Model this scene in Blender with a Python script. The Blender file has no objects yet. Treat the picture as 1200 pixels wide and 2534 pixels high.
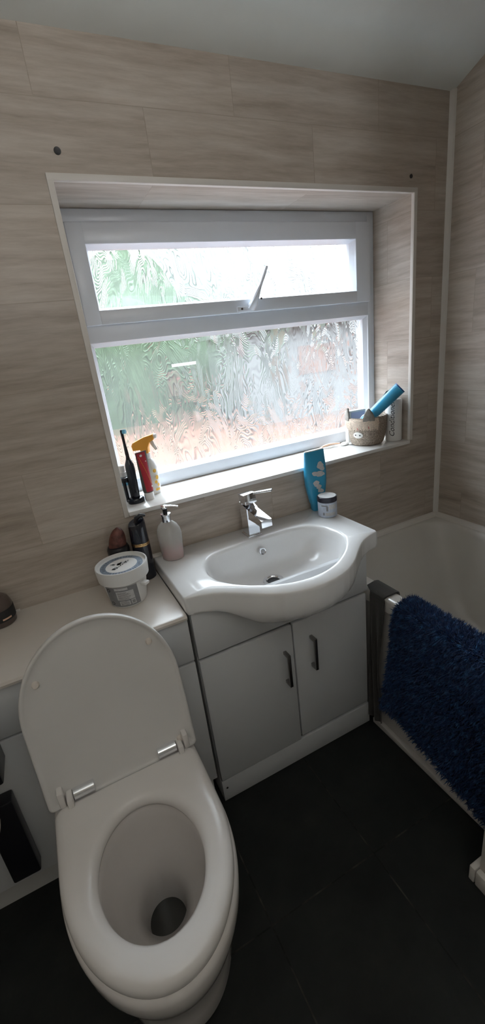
import bpy, bmesh, math, random
from math import sin, cos, pi, sqrt, exp
from mathutils import Vector, Matrix
random.seed(7)
S = bpy.context.scene
COL = S.collection

# ------------------------------------------------------------------ camera
cam_d = bpy.data.cameras.new('camera'); cam = bpy.data.objects.new('camera', cam_d); COL.objects.link(cam)
cam_d.sensor_fit = 'VERTICAL'; cam_d.sensor_height = 36.0; cam_d.lens = 15.1106
cam_d.clip_start = 0.02; cam_d.clip_end = 200
cam.matrix_world = Matrix(((0.890887, 0.254162, -0.37646, -0.24437), (-0.438873, 0.267996, -0.857653, -1.34051),
                           (-0.117093, 0.92929, 0.350299, 1.42011), (0, 0, 0, 1)))
S.camera = cam

# ------------------------------------------------------------------ world, lights, exposure
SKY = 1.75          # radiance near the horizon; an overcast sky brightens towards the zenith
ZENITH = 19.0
FILL_POWER = 9.5  # power of the uplighter added behind the camera
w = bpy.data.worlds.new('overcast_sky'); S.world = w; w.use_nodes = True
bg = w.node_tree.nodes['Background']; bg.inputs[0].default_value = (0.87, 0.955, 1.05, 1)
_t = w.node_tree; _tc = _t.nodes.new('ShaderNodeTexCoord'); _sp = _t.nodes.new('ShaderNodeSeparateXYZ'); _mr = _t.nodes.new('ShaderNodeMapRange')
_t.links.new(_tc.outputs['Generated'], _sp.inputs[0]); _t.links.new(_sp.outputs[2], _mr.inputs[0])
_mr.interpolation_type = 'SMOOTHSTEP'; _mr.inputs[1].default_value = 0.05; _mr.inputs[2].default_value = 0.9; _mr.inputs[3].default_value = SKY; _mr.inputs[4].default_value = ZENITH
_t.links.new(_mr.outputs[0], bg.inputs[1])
pl = bpy.data.lights.new('window_portal', 'AREA'); pl.shape = 'RECTANGLE'; pl.size = 1.2; pl.size_y = 0.88
pl.cycles.is_portal = True
po = bpy.data.objects.new('window_portal', pl); COL.objects.link(po); po.location = (0.55, 0.31, 1.42); po.rotation_euler = (-pi / 2, 0, 0)
S.view_settings.view_transform = 'Standard'; S.view_settings.look = 'None'; S.view_settings.gamma = 1
S.view_settings.use_curve_mapping = False
S.view_settings.exposure = 0.0
S.cycles.max_bounces = 14; S.cycles.diffuse_bounces = 8; S.cycles.transparent_max_bounces = 16
S.cycles.transmission_bounces = 10; S.cycles.glossy_bounces = 5
S.cycles.sample_clamp_indirect = 20.0
S.cycles.use_denoising = True

# ------------------------------------------------------------------ materials
def nt(name):
    m = bpy.data.materials.new(name); m.use_nodes = True; return m, m.node_tree, m.node_tree.nodes['Principled BSDF']
def N(t, kind, **kw):
    n = t.nodes.new(kind)
    for k, v in kw.items(): setattr(n, k, v)
    return n
def L(t, a, b): t.links.new(a, b)
def geo_pos(t): return N(t, 'ShaderNodeNewGeometry').outputs['Position']
def val(t, op, a, b=None, c=None):
    n = N(t, 'ShaderNodeMath', operation=op)
    for i, x in enumerate((a, b, c)):
        if x is None: continue
        if isinstance(x, (int, float)): n.inputs[i].default_value = x
        else: L(t, x, n.inputs[i])
    return n.outputs[0]
def mixc(t, fac, a, b, blend='MIX'):
    n = N(t, 'ShaderNodeMix', data_type='RGBA', blend_type=blend)
    for i, x in ((0, fac), (6, a), (7, b)):
        if isinstance(x, (int, float)): n.inputs[i].default_value = x
        elif isinstance(x, tuple): n.inputs[i].default_value = (*x, 1)
        else: L(t, x, n.inputs[i])
    return n.outputs[2]
def noise(t, vec, scale, detail=4, rough=0.55, dist=0.0):
    n = N(t, 'ShaderNodeTexNoise'); n.inputs['Scale'].default_value = scale; n.inputs['Detail'].default_value = detail
    n.inputs['Roughness'].default_value = rough; n.inputs['Distortion'].default_value = dist
    if vec is not None: L(t, vec, n.inputs['Vector'])
    return n.outputs['Fac']
def ramp(t, fac, stops):
    n = N(t, 'ShaderNodeValToRGB'); r = n.color_ramp
    while len(r.elements) < len(stops): r.elements.new(0.5)
    for e, (p, c) in zip(r.elements, stops):
        e.position = p; e.color = (*c, 1) if isinstance(c, tuple) else (c, c, c, 1)
    L(t, fac, n.inputs[0]); return n.outputs[0]
def bump(t, h, strength, dist, bsdf):
    n = N(t, 'ShaderNodeBump'); n.inputs['Strength'].default_value = strength; n.inputs['Distance'].default_value = dist
    L(t, h, n.inputs['Height'])
    if bsdf is not None: L(t, n.outputs[0], bsdf.inputs['Normal'])
    return n.outputs[0]
def simple(name, col, rough=0.5, metal=0.0, spec=0.5, var=0.06, vscale=9.0, coat=0.0, trans=0.0, sheen=0.0, bmp=0.0, bscale=200):
    m, t, b = nt(name)
    p = geo_pos(t); nz = noise(t, p, vscale)
    d = tuple(max(0, c * (1 - var)) for c in col); u = tuple(min(1, c * (1 + var)) for c in col)
    L(t, ramp(t, nz, [(0.3, d), (0.7, u)]), b.inputs['Base Color'])
    b.inputs['Roughness'].default_value = rough; b.inputs['Metallic'].default_value = metal
    b.inputs['Specular IOR Level'].default_value = spec; b.inputs['Coat Weight'].default_value = coat
    b.inputs['Transmission Weight'].default_value = trans; b.inputs['Sheen Weight'].default_value = sheen
    if bmp: bump(t, noise(t, p, bscale, 3), bmp, 0.002, b)
    return m
def combine(t, x, y, z=0.0):
    n = N(t, 'ShaderNodeCombineXYZ')
    for i, v in enumerate((x, y, z)):
        if isinstance(v, (int, float)): n.inputs[i].default_value = v
        else: L(t, v, n.inputs[i])
    return n.outputs[0]

def tile_mat(name, ax, tint=1.0):
    """beige travertine-look wall tiles laid in half bond; ax = the two world axes of the face"""
    m, t, b = nt(name)
    sep = N(t, 'ShaderNodeSeparateXYZ'); L(t, geo_pos(t), sep.inputs[0])
    o = {'x': sep.outputs[0], 'y': sep.outputs[1], 'z': sep.outputs[2]}
    u = val(t, 'ADD', o[ax[0]], {'x': 0.055, 'y': 0.133 + 0.2625}[ax[0]]); v = val(t, 'SUBTRACT', o[ax[1]], 0.0825 if ax[1] == 'z' else 0.02)
    vec = combine(t, val(t, 'ADD', u, 5.25), v)
    br = N(t, 'ShaderNodeTexBrick'); L(t, vec, br.inputs['Vector'])
    br.offset = 0.5; br.offset_frequency = 2
    br.inputs['Scale'].default_value = 1.0; br.inputs['Brick Width'].default_value = 0.525; br.inputs['Row Height'].default_value = 0.2165
    br.inputs['Mortar Size'].default_value = 0.0013; br.inputs['Mortar Smooth'].default_value = 0.3; br.inputs['Bias'].default_value = 0.0
    br.inputs['Color1'].default_value = (0, 0, 0, 1); br.inputs['Color2'].default_value = (1, 1, 1, 1); br.inputs['Mortar'].default_value = (0.5, 0.5, 0.5, 1)
    shift = val(t, 'MULTIPLY', br.outputs['Color'], 3.7)
    warp = noise(t, combine(t, val(t, 'MULTIPLY', u, 2.0), val(t, 'MULTIPLY', v, 5.0), shift), 1.0, 3)
    sv = combine(t, val(t, 'MULTIPLY', u, 1.6), val(t, 'ADD', val(t, 'MULTIPLY', v, 26.0), val(t, 'MULTIPLY', warp, 2.0)), shift)
    n1 = noise(t, sv, 1.0, 7, 0.62, 0.25)
    n2 = noise(t, combine(t, val(t, 'MULTIPLY', u, 7), val(t, 'MULTIPLY', v, 60), shift), 1.0, 5, 0.7)
    base = ramp(t, n1, [(0.26, (0.30, 0.25, 0.205)), (0.43, (0.44, 0.375, 0.315)), (0.58, (0.545, 0.485, 0.425)), (0.76, (0.65, 0.60, 0.545))])
    base = mixc(t, 0.36, base, ramp(t, n2, [(0.3, (0.30, 0.25, 0.20)), (0.65, (0.64, 0.58, 0.52))]))
    tone = ramp(t, br.outputs['Color'], [(0.0, 0.93), (1.0, 1.03)])
    base = mixc(t, 1.0, base, tone, 'MULTIPLY')
    base = mixc(t, val(t, 'MULTIPLY', br.outputs['Fac'], 0.55), base, (0.36, 0.30, 0.24))
    L(t, base, b.inputs['Base Color']); b.inputs['Roughness'].default_value = 0.34; b.inputs['Specular IOR Level'].default_value = 0.4
    h = val(t, 'SUBTRACT', val(t, 'MULTIPLY', n1, 0.15), br.outputs['Fac'])
    bump(t, h, 0.25, 0.001, b)
    return m
M = {}
M['tile_xz'] = tile_mat('travertine_tile_front', 'xz')
M['tile_yz'] = tile_mat('travertine_tile_side', 'yz')
M['tile_xy'] = tile_mat('travertine_tile_flat', 'xy')
M['ceiling'] = simple('matt_ceiling_paint', (0.76, 0.78, 0.75), 0.9, spec=0.2, var=0.02, bmp=0.05, bscale=60)
M['plaster'] = simple('pale_wall_paint', (0.74, 0.70, 0.65), 0.85, spec=0.2, var=0.03)
M['upvc'] = simple('white_window_plastic', (0.74, 0.79, 0.86), 0.28, var=0.015)  # blue tint of lens glare mixed into the white plastic's colour
M['trim'] = simple('cream_tile_trim', (0.72, 0.69, 0.65), 0.35, var=0.03)
M['sill'] = simple('white_sill_tile', (0.80, 0.79, 0.77), 0.22, var=0.03)
M['ceramic'] = simple('white_vitreous_china', (0.80, 0.80, 0.80), 0.14, var=0.01, coat=0.15)
M['pan'] = simple('toilet_china', (0.74, 0.71, 0.69), 0.12, var=0.015, coat=0.3)
M['seat'] = simple('white_seat_plastic', (0.76, 0.735, 0.715), 0.2, var=0.012)
M['lid'] = simple('white_lid_plastic', (0.70, 0.69, 0.675), 0.3, var=0.012)
M['buffer'] = simple('soft_lid_buffer', (0.74, 0.68, 0.62), 0.5)
M['unit'] = simple('white_satin_unit', (0.62, 0.635, 0.65), 0.35, var=0.015)
M['unit_side'] = simple('white_unit_edge', (0.60, 0.60, 0.59), 0.5, var=0.03)
M['worktop'] = simple('cream_laminate_worktop', (0.62, 0.575, 0.525), 0.18, var=0.02)
M['acrylic'] = simple('white_bath_acrylic', (0.66, 0.64, 0.60), 0.16, var=0.015)
M['panel'] = simple('bath_panel_white', (0.62, 0.60, 0.58), 0.35, var=0.03)
M['dark_gap'] = simple('shadow_gap_board', (0.05, 0.05, 0.05), 0.9)
M['chrome'] = simple('polished_chrome', (0.82, 0.83, 0.86), 0.06, metal=1.0, var=0.01)
M['handle_metal'] = simple('dark_brushed_handle', (0.30, 0.29, 0.28), 0.28, metal=1.0, var=0.05)
M['black'] = simple('black_plastic', (0.012, 0.012, 0.016), 0.3, var=0.1)
M['navy'] = simple('navy_black_plastic', (0.010, 0.012, 0.022), 0.14, var=0.1, coat=0.3)
M['gold'] = simple('gold_band', (0.75, 0.52, 0.26), 0.2, metal=1.0)
M['white_pl'] = simple('white_packaging', (0.80, 0.79, 0.77), 0.35, var=0.02)
M['tubwhite'] = simple('white_tub_plastic', (0.74, 0.74, 0.73), 0.3, var=0.02)
M['label_grey'] = simple('grey_label', (0.22, 0.225, 0.24), 0.5, var=0.1, vscale=60)
M['label_pale'] = simple('pale_label', (0.55, 0.55, 0.56), 0.5, var=0.12, vscale=140)
M['ink'] = simple('black_ink', (0.02, 0.02, 0.022), 0.6)
M['label_blue'] = simple('blue_grey_label', (0.22, 0.27, 0.34), 0.45, var=0.3, vscale=120)
M['blue'] = simple('bright_blue_bottle', (0.035, 0.33, 0.56), 0.28, var=0.06, coat=0.2)
M['blue_dark'] = simple('deep_blue_cap', (0.02, 0.09, 0.28), 0.35)
M['lightblue'] = simple('light_blue_plastic', (0.20, 0.58, 0.78), 0.35)
M['lilac'] = simple('lilac_label', (0.46, 0.49, 0.68), 0.5)
M['jar_body'] = simple('pale_blue_jar_label', (0.50, 0.56, 0.66), 0.35, var=0.12, vscale=90)
M['jar_lid'] = simple('black_jar_lid', (0.02, 0.02, 0.035), 0.3)
M['foil'] = simple('shiny_lid_label', (0.78, 0.78, 0.79), 0.15, var=0.05, vscale=60)
M['orange'] = simple('orange_trigger', (0.85, 0.38, 0.045), 0.4)
M['red'] = simple('red_tube', (0.42, 0.02, 0.035), 0.35, var=0.15)
M['tube_edge'] = simple('grey_tube_edge', (0.10, 0.09, 0.08), 0.5)
M['yellow'] = simple('yellow_print', (0.80, 0.45, 0.05), 0.5)
M['peach'] = simple('peach_plastic', (0.78, 0.50, 0.36), 0.4)
M['rust'] = simple('rust_red_cap', (0.13, 0.045, 0.034), 0.5, var=0.6, vscale=60)
M['paper'] = simple('toilet_paper', (0.72, 0.66, 0.60), 0.95, spec=0.1)
M['pot'] = simple('dark_pot_plastic', (0.10, 0.075, 0.065), 0.3, var=0.2)
M['card'] = simple('cardboard_core', (0.36, 0.24, 0.16), 0.9)
M['cloth'] = simple('charcoal_towel', (0.045, 0.043, 0.040), 0.95, spec=0.1, sheen=0.3, bmp=0.8, bscale=420)
M['mat_back'] = simple('blue_mat_backing', (0.006, 0.012, 0.035), 0.95, spec=0.05)
M['water'] = simple('bowl_water', (0.045, 0.045, 0.042), 0.05, var=0.02)
M['drain_hole'] = simple('drain_dark', (0.015, 0.015, 0.017), 0.5)
M['red_felt'] = simple('red_felt', (0.55, 0.05, 0.06), 0.8)
M['felt'] = simple('cream_felt', (0.80, 0.77, 0.73), 0.9, spec=0.1)
M['ear'] = simple('grey_felt_ear', (0.26, 0.24, 0.215), 0.95, spec=0.1, var=0.2, vscale=90)

def fur_mat():
    m, t, b = nt('blue_shaggy_pile')
    nz = noise(t, geo_pos(t), 60, 3)
    L(t, ramp(t, nz, [(0.3, (0.005, 0.019, 0.075)), (0.55, (0.010, 0.042, 0.14)), (0.75, (0.045, 0.17, 0.36))]), b.inputs['Base Color'])
    b.inputs['Roughness'].default_value = 0.55; b.inputs['Specular IOR Level'].default_value = 0.35; b.inputs['Sheen Weight'].default_value = 0.1
    return m
M['fur'] = fur_mat()
def straw_mat():
    m, t, b = nt('woven_seagrass')
    p = geo_pos(t); sep = N(t, 'ShaderNodeSeparateXYZ'); L(t, p, sep.inputs[0])
    wv = N(t, 'ShaderNodeTexWave', wave_type='BANDS', bands_direction='Z'); L(t, p, wv.inputs['Vector'])
    wv.inputs['Scale'].default_value = 52; wv.inputs['Distortion'].default_value = 3.0; wv.inputs['Detail'].default_value = 2; wv.inputs['Detail Scale'].default_value = 6
    nz = noise(t, p, 260, 2)
    f = val(t, 'ADD', val(t, 'MULTIPLY', wv.outputs['Fac'], 0.55), val(t, 'MULTIPLY', nz, 0.5))
    L(t, ramp(t, f, [(0.25, (0.14, 0.105, 0.08)), (0.5, (0.40, 0.32, 0.25)), (0.8, (0.66, 0.56, 0.46))]), b.inputs['Base Color'])
    b.inputs['Roughness'].default_value = 0.9; bump(t, f, 0.9, 0.004, b); return m
M['straw'] = straw_mat()
M['straw_fringe'] = simple('pale_raffia_fringe', (0.70, 0.57, 0.46), 0.85, var=0.3, vscale=300)
def floor_mat():
    m, t, b = nt('black_slate_floor_tile')
    sep = N(t, 'ShaderNodeSeparateXYZ'); L(t, geo_pos(t), sep.inputs[0])
    vec = combine(t, val(t, 'ADD', sep.outputs[0], 0.025 + 3.45), val(t, 'ADD', sep.outputs[1], 0.695 + 3.45))
    br = N(t, 'ShaderNodeTexBrick'); L(t, vec, br.inputs['Vector']); br.offset = 0.0
    br.inputs['Scale'].default_value = 1; br.inputs['Brick Width'].default_value = 0.345; br.inputs['Row Height'].default_value = 0.69
    br.inputs['Mortar Size'].default_value = 0.0022; br.inputs['Mortar Smooth'].default_value = 0.2
    br.inputs['Color1'].default_value = (0, 0, 0, 1); br.inputs['Color2'].default_value = (1, 1, 1, 1)
    n1 = noise(t, geo_pos(t), 5, 8, 0.7); n2 = noise(t, geo_pos(t), 13, 4)
    c = ramp(t, n1, [(0.3, (0.010, 0.0115, 0.0115)), (0.6, (0.019, 0.021, 0.020)), (0.8, (0.030, 0.032, 0.029))])
    g = ramp(t, n2, [(0.45, (0.008, 0.008, 0.008)), (0.68, (0.06, 0.057, 0.048))])
    L(t, mixc(t, br.outputs['Fac'], c, g), b.inputs['Base Color']); b.inputs['Roughness'].default_value = 0.6; b.inputs['Specular IOR Level'].default_value = 0.25
    bump(t, val(t, 'SUBTRACT', val(t, 'MULTIPLY', n1, 0.3), br.outputs['Fac']), 0.3, 0.002, b); return m
M['floor'] = floor_mat()
def glass_mat():
    """patterned privacy glass: swirling vertical ripples, part clear, part refracting, a little milky"""
    m = bpy.data.materials.new('swirl_patterned_glass'); m.use_nodes = True; t = m.node_tree; t.nodes.clear()
    out = N(t, 'ShaderNodeOutputMaterial')
    sep = N(t, 'ShaderNodeSeparateXYZ'); L(t, geo_pos(t), sep.inputs[0])
    base = combine(t, sep.outputs[0], val(t, 'MULTIPLY', sep.outputs[2], 0.42))
    nA = N(t, 'ShaderNodeTexNoise'); L(t, base, nA.inputs['Vector']); nA.inputs['Scale'].default_value = 9.0; nA.inputs['Detail'].default_value = 2.0; nA.inputs['Distortion'].default_value = 1.0
    # contour lines of a vertically stretched noise field = wood-grain swirls
    nB = noise(t, base, 30, 1, 0.5)
    f = val(t, 'ADD', val(t, 'MULTIPLY', nA.outputs['Fac'], 40.0), val(t, 'MULTIPLY', nB, 2.2))
    s = val(t, 'SINE', val(t, 'MULTIPLY', f, 6.2832))
    mask = ramp(t, noise(t, base, 11, 2), [(0.38, 0.15), (0.6, 1.0)])
    h = val(t, 'MULTIPLY', s, mask)
    bn = N(t, 'ShaderNodeBump'); bn.inputs['Strength'].default_value = 1.0; bn.inputs['Distance'].default_value = 0.0022; L(t, h, bn.inputs['Height'])
    line = ramp(t, val(t, 'ADD', val(t, 'MULTIPLY', h, 0.5), 0.5), [(0.0, 0.34), (0.2, 0.74), (0.5, 1.0)])
    tr = N(t, 'ShaderNodeBsdfTransparent'); L(t, mixc(t, 1.0, line, (0.93, 0.96, 0.96), 'MULTIPLY'), tr.inputs[0])
    rf = N(t, 'ShaderNodeBsdfRefraction'); rf.inputs['Roughness'].default_value = 0.13; rf.inputs['IOR'].default_value = 1.16
    L(t, bn.outputs[0], rf.inputs['Normal']); L(t, line, rf.inputs['Color'])
    tl = N(t, 'ShaderNodeBsdfTranslucent'); tl.inputs[0].default_value = (0.95, 0.97, 0.98, 1)
    gl = N(t, 'ShaderNodeBsdfGlossy'); gl.inputs['Roughness'].default_value = 0.08; L(t, bn.outputs[0], gl.inputs['Normal'])
    m1 = N(t, 'ShaderNodeMixShader'); m1.inputs[0].default_value = 0.70; L(t, tr.outputs[0], m1.inputs[1]); L(t, rf.outputs[0], m1.inputs[2])
    m2 = N(t, 'ShaderNodeMixShader'); m2.inputs[0].default_value = 0.06; L(t, m1.outputs[0], m2.inputs[1]); L(t, tl.outputs[0], m2.inputs[2])
    m3 = N(t, 'ShaderNodeMixShader'); m3.inputs[0].default_value = 0.03; L(t, m2.outputs[0], m3.inputs[1]); L(t, gl.outputs[0], m3.inputs[2])
    L(t, m3.outputs[0], out.inputs[0]); return m
M['glass'] = glass_mat()
def clear_face():
    m = bpy.data.materials.new('clear_outer_glass_face'); m.use_nodes = True; t = m.node_tree; t.nodes.clear()
    out = N(t, 'ShaderNodeOutputMaterial'); tr = N(t, 'ShaderNodeBsdfTransparent'); tr.inputs[0].default_value = (.97, .99, .985, 1)
    gl = N(t, 'ShaderNodeBsdfGlossy'); gl.inputs['Roughness'].default_value = 0.02; mx = N(t, 'ShaderNodeMixShader'); mx.inputs[0].default_value = .03
    L(t, tr.outputs[0], mx.inputs[1]); L(t, gl.outputs[0], mx.inputs[2]); L(t, mx.outputs[0], out.inputs[0]); return m
M['glass_clear'] = clear_face()
def pane(x0, x1, y0, y1, z0, z1, par):
    g = G().box(x0, x1, y0, y1, z0, z1); o = link('window_pane', g.v, g.f, None, par, mats=[M['glass'], M['glass_clear']])
    for p in o.data.polygons: p.material_index = 0 if p.normal.y < -.5 else 1
def bottle_mat():
    m, t, b = nt('cloudy_clear_bottle')
    p = geo_pos(t); sep = N(t, 'ShaderNodeSeparateXYZ'); L(t, p, sep.inputs[0])
    b.inputs['Base Color'].default_value = (0.78, 0.78, 0.76, 1); b.inputs['Roughness'].default_value = 0.22
    b.inputs['Transmission Weight'].default_value = 0.55; b.inputs['IOR'].default_value = 1.2
    bump(t, noise(t, p, 120, 2), 0.2, 0.001, b); return m
M['clear'] = bottle_mat()
M['pink_soap'] = simple('pink_soap_rest', (0.72, 0.20, 0.22), 0.3, var=0.25, vscale=200)

def sticker_mat():
    m, t, b = nt('translucent_paper_sticker'); b.inputs['Base Color'].default_value = (.9, .9, .9, 1)
    tl = N(t, 'ShaderNodeBsdfTranslucent'); tl.inputs[0].default_value = (.95, .95, .95, 1)
    mx = N(t, 'ShaderNodeMixShader'); mx.inputs[0].default_value = .7; L(t, b.outputs[0], mx.inputs[1]); L(t, tl.outputs[0], mx.inputs[2])
    L(t, mx.outputs[0], t.nodes['Material Output'].inputs[0]); return m
M['sticker'] = sticker_mat()
# outdoors
M['paving'] = simple('terracotta_paving', (0.105, 0.056, 0.039), 0.9, var=0.25, vscale=1.5, spec=0.1)
M['hedge'] = simple('hedge_leaf', (0.044, 0.070, 0.040), 0.8, var=0.4, vscale=3.0, spec=0.2)
M['bark'] = simple('brown_bark', (0.11, 0.05, 0.04), 0.9)
M['render'] = simple('pale_house_render', (0.135, 0.142, 0.142), 0.9, var=0.2, vscale=1.0)
M['brick'] = simple('orange_brick', (0.16, 0.075, 0.05), 0.9, var=0.15)

# ------------------------------------------------------------------ mesh helpers (world coordinates; a part is shifted to its thing's base)
def base_of(p):
    v = Vector((0, 0, 0))
    while p is not None: v += p.location; p = p.parent
    return v
def link(name, verts, faces, mat, parent=None, smooth=False, angle=None, mats=None, midx=None):
    off = base_of(parent)
    me = bpy.data.meshes.new(name)
    me.from_pydata([tuple(Vector(v) - off) for v in verts], [], faces); me.update()
    o = bpy.data.objects.new(name, me); COL.objects.link(o)
    if parent is not None: o.parent = parent
    for mm in (mats or [mat]): me.materials.append(mm)
    if midx: me.polygons.foreach_set('material_index', midx)
    bm = bmesh.new(); bm.from_mesh(me); bmesh.ops.recalc_face_normals(bm, faces=bm.faces); bm.to_mesh(me); bm.free()
    if smooth:
        me.polygons.foreach_set('use_smooth', [True] * len(me.polygons))
        if angle is not None: me.set_sharp_from_angle(angle=math.radians(angle))
    me.update(); return o
class G:
    """collects pieces of one part"""
    def __init__(s): s.v = []; s.f = []
    def add(s, v, f, mtx=None):
        o = len(s.v); s.v += [tuple(mtx @ Vector(p)) if mtx else tuple(p) for p in v]; s.f += [[i + o for i in q] for q in f]; return s
    def box(s, x0, x1, y0, y1, z0, z1, bev=0.0, seg=2, mtx=None):
        bm = bmesh.new(); bmesh.ops.create_cube(bm, size=1)
        for v in bm.verts: v.co = Vector(((x0 + x1) / 2 + v.co.x * (x1 - x0), (y0 + y1) / 2 + v.co.y * (y1 - y0), (z0 + z1) / 2 + v.co.z * (z1 - z0)))
        if bev: bmesh.ops.bevel(bm, geom=bm.edges[:], offset=bev, segments=seg, profile=0.5, affect='EDGES', clamp_overlap=True)
        bm.verts.index_update(); s.add([v.co[:] for v in bm.verts], [[v.index for v in f.verts] for f in bm.faces], mtx); bm.free(); return s
    def loft(s, loops, cap0=True, cap1=True, closed=True, mtx=None):
        n = len(loops[0]); v = [p for l in loops for p in l]; f = []
        for i in range(len(loops) - 1):
            for j in range(n if closed else n - 1):
                k = (j + 1) % n; f.append([i * n + j, i * n + k, (i + 1) * n + k, (i + 1) * n + j])
        if cap0: f.append(list(range(n))[::-1])
        if cap1: f.append([(len(loops) - 1) * n + j for j in range(n)])
        return s.add(v, f, mtx)
    def lathe(s, prof, cx=0, cy=0, z0=0, n=40, sx=1.0, sy=1.0, rot=0.0, mtx=None, cap0=True, cap1=True):
        loops = []
        for r, z in prof:
            l = []
            for j in range(n):
                a = 2 * pi * j / n; x, y = r * sx * cos(a), r * sy * sin(a)
                l.append((cx + x * cos(rot) - y * sin(rot), cy + x * sin(rot) + y * cos(rot), z0 + z))
            loops.append(l)
        return s.loft(loops, cap0, cap1, mtx=mtx)
    def tube(s, pts, r, n=10, flat=1.0):
        pts = [Vector(p) for p in pts]; loops = []; up = Vector((0, 0, 1))
        for i, p in enumerate(pts):
            d = (pts[min(i + 1, len(pts) - 1)] - pts[max(i - 1, 0)]).normalized()
            a = d.cross(up);  a = a.normalized() if a.length > 1e-4 else Vector((1, 0, 0))
            b = d.cross(a).normalized(); rr = r[i] if isinstance(r, (list, tuple)) else r
            loops.append([tuple(p + a * rr * cos(2 * pi * j / n) + b * rr * flat * sin(2 * pi * j / n)) for j in range(n)])
        return s.loft(loops)
    def out(s, name, mat, parent=None, smooth=True, angle=35): return link(name, s.v, s.f, mat, parent, smooth, angle)
def rim(outline_fn, z): return [(x, y, z) for x, y in outline_fn]
def empty(name, loc): o = bpy.data.objects.new(name, None); COL.objects.link(o); o.location = loc; o.empty_display_size = 0.05; return o
def tag(o, label, cat, group=None):
    o['label'] = label; o['category'] = cat
    if group: o['group'] = group
    return o
def thing(name, loc, label, cat, group=None): return tag(empty(name, loc), label, cat, group)
def struct(o): o['kind'] = 'structure'; return o

# ------------------------------------------------------------------ the room shell
XL, XR, YF, T = -1.15, 1.329, -2.25, 0.30
WX0, WX1, WZ0, WZ1 = -0.055, 1.156, 0.981, 1.868
CZ0, CZ1, CY = 2.163, 2.50, -0.89
def wall_back():
    # window wall with a real opening; reveals are the tiled inner faces
    H = 2.2
    v, f, mi = [], [], []
    def q(a, b, c, d, m): o = len(v); v.extend([a, b, c, d]); f.append([o, o + 1, o + 2, o + 3]); mi.append(m)
    for y, rev in ((0.0, 1), (T, 0)):
        for x0, x1, z0, z1 in ((XL - .1, WX0, 0, H), (WX1, XR + .1, 0, H), (WX0, WX1, 0, WZ0), (WX0, WX1, WZ1, H)):
            p = [(x0, y, z0), (x1, y, z0), (x1, y, z1), (x0, y, z1)]
            q(*(p if rev else p[::-1]), 0)
    q((WX0, 0, WZ0), (WX0, 0, WZ1), (WX0, T, WZ1), (WX0, T, WZ0), 1)
    q((WX1, 0, WZ1), (WX1, 0, WZ0), (WX1, T, WZ0), (WX1, T, WZ1), 1)
    q((WX0, 0, WZ1), (WX1, 0, WZ1), (WX1, T, WZ1), (WX0, T, WZ1), 2)
    q((WX1, 0, WZ0), (WX0, 0, WZ0), (WX0, T, WZ0), (WX1, T, WZ0), 2)
    q((XL - .1, 0, H), (XR + .1, 0, H), (XR + .1, T, H), (XL - .1, T, H), 2)
    me = bpy.data.meshes.new('wall_back'); me.from_pydata(v, [], f)
    for k in ('tile_xz', 'tile_yz', 'tile_xy'): me.materials.append(M[k])
    me.polygons.foreach_set('material_index', mi)
    bm = bmesh.new(); bm.from_mesh(me); bmesh.ops.remove_doubles(bm, verts=bm.verts, dist=1e-5); bm.to_mesh(me); bm.free(); me.update()
    o = bpy.data.objects.new('wall_back', me); COL.objects.link(o); struct(o)
wall_back()
def slab(name, x0, x1, y0, y1, z0, z1, mat, bev=0.0, parent=None):
    return G().box(x0, x1, y0, y1, z0, z1, bev).out(name, mat, parent, smooth=bool(bev))
struct(slab('wall_right', XR, XR + .1, YF, 0, 0, 2.7, M['tile_yz']))
struct(slab('wall_left', XL - .1, XL, YF, 0, 0, 2.7, M['plaster']))
struct(slab('wall_front', XL - .1, XR + .1, YF - .1, YF, 0, 2.7, M['plaster']))
struct(slab('floor', XL - .1, XR + .1, YF - .1, 0, -0.06, 0, M['floor']))
cl = [(0.3, CZ0 - .114), (0, CZ0), (CY, CZ1), (YF - .1, CZ1)]
cv = []; cf = []
for x in (XL - .1, XR + .1):
    cv += [(x, y, z) for y, z in cl] + [(x, y, z + .08) for y, z in cl[::-1]]
cf = [list(range(8))[::-1], list(range(8, 16))] + [[i, (i + 1) % 8, 8 + (i + 1) % 8, 8 + i] for i in range(8)]
struct(link('ceiling', cv, cf, M['ceiling']))
struct(slab('wall_partition', 0.515, 0.64, YF, -0.885, 0, 2.48, M['plaster'], 0.003))
b_ = G(); b_.box(0.497, 0.515, YF, -0.887, 0, 0.055, 0.004); b_.box(0.497, 0.640, -0.885, -0.868, 0, 0.055, 0.004)
struct(b_.out('baseboard_partition', M['trim'], None))
# opening trim (left, head, right), sill slab, corner bead, bath seal
g = G(); tw = 0.013
g.box(WX0 - tw, WX0 + .003, -0.005, 0.010, WZ0 - .016, WZ1 + tw, 0.002); g.box(WX0 - tw, WX1 + tw, -0.0052, 0.010, WZ1 - .003, WZ1 + tw, 0.002)
g.box(WX1 - .003, WX1 + tw, -0.005, 0.010, WZ0, WZ1 + tw, 0.002)
struct(g.out('trim_1', M['trim']))
struct(G().box(WX0 + .003, WX1 - .003, -0.008, 0.195, WZ0 - .0145, WZ0 + .0005, 0.003).out('trim_2', M['sill']))
g = G(); g.loft([[(XR, 0, z), (XR - .016, 0, z), (XR - .012, -.006, z), (XR - .006, -.012, z), (XR, -.016, z)] for z in (0.6, 2.166)])
struct(g.out('trim_3', M['trim'], None, False))
g = G()
prof = [(0, 0), (0.020, 0), (0.017, .008), (.008, .016), (0, .018)]
g.loft([[(x, -a, 0.592 + b) for a, b in prof] for x in (0.68, XR - .004)])
g.loft([[(XR - a, y, 0.592 + b) for a, b in prof] for y in (-0.004, -1.64)])
struct(g.out('trim_4', M['trim'], None, False))
g = G().box(XL, -0.43, -0.006, 0, .763, .768); struct(g.out('trim_5', M['trim'], None, False))

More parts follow.
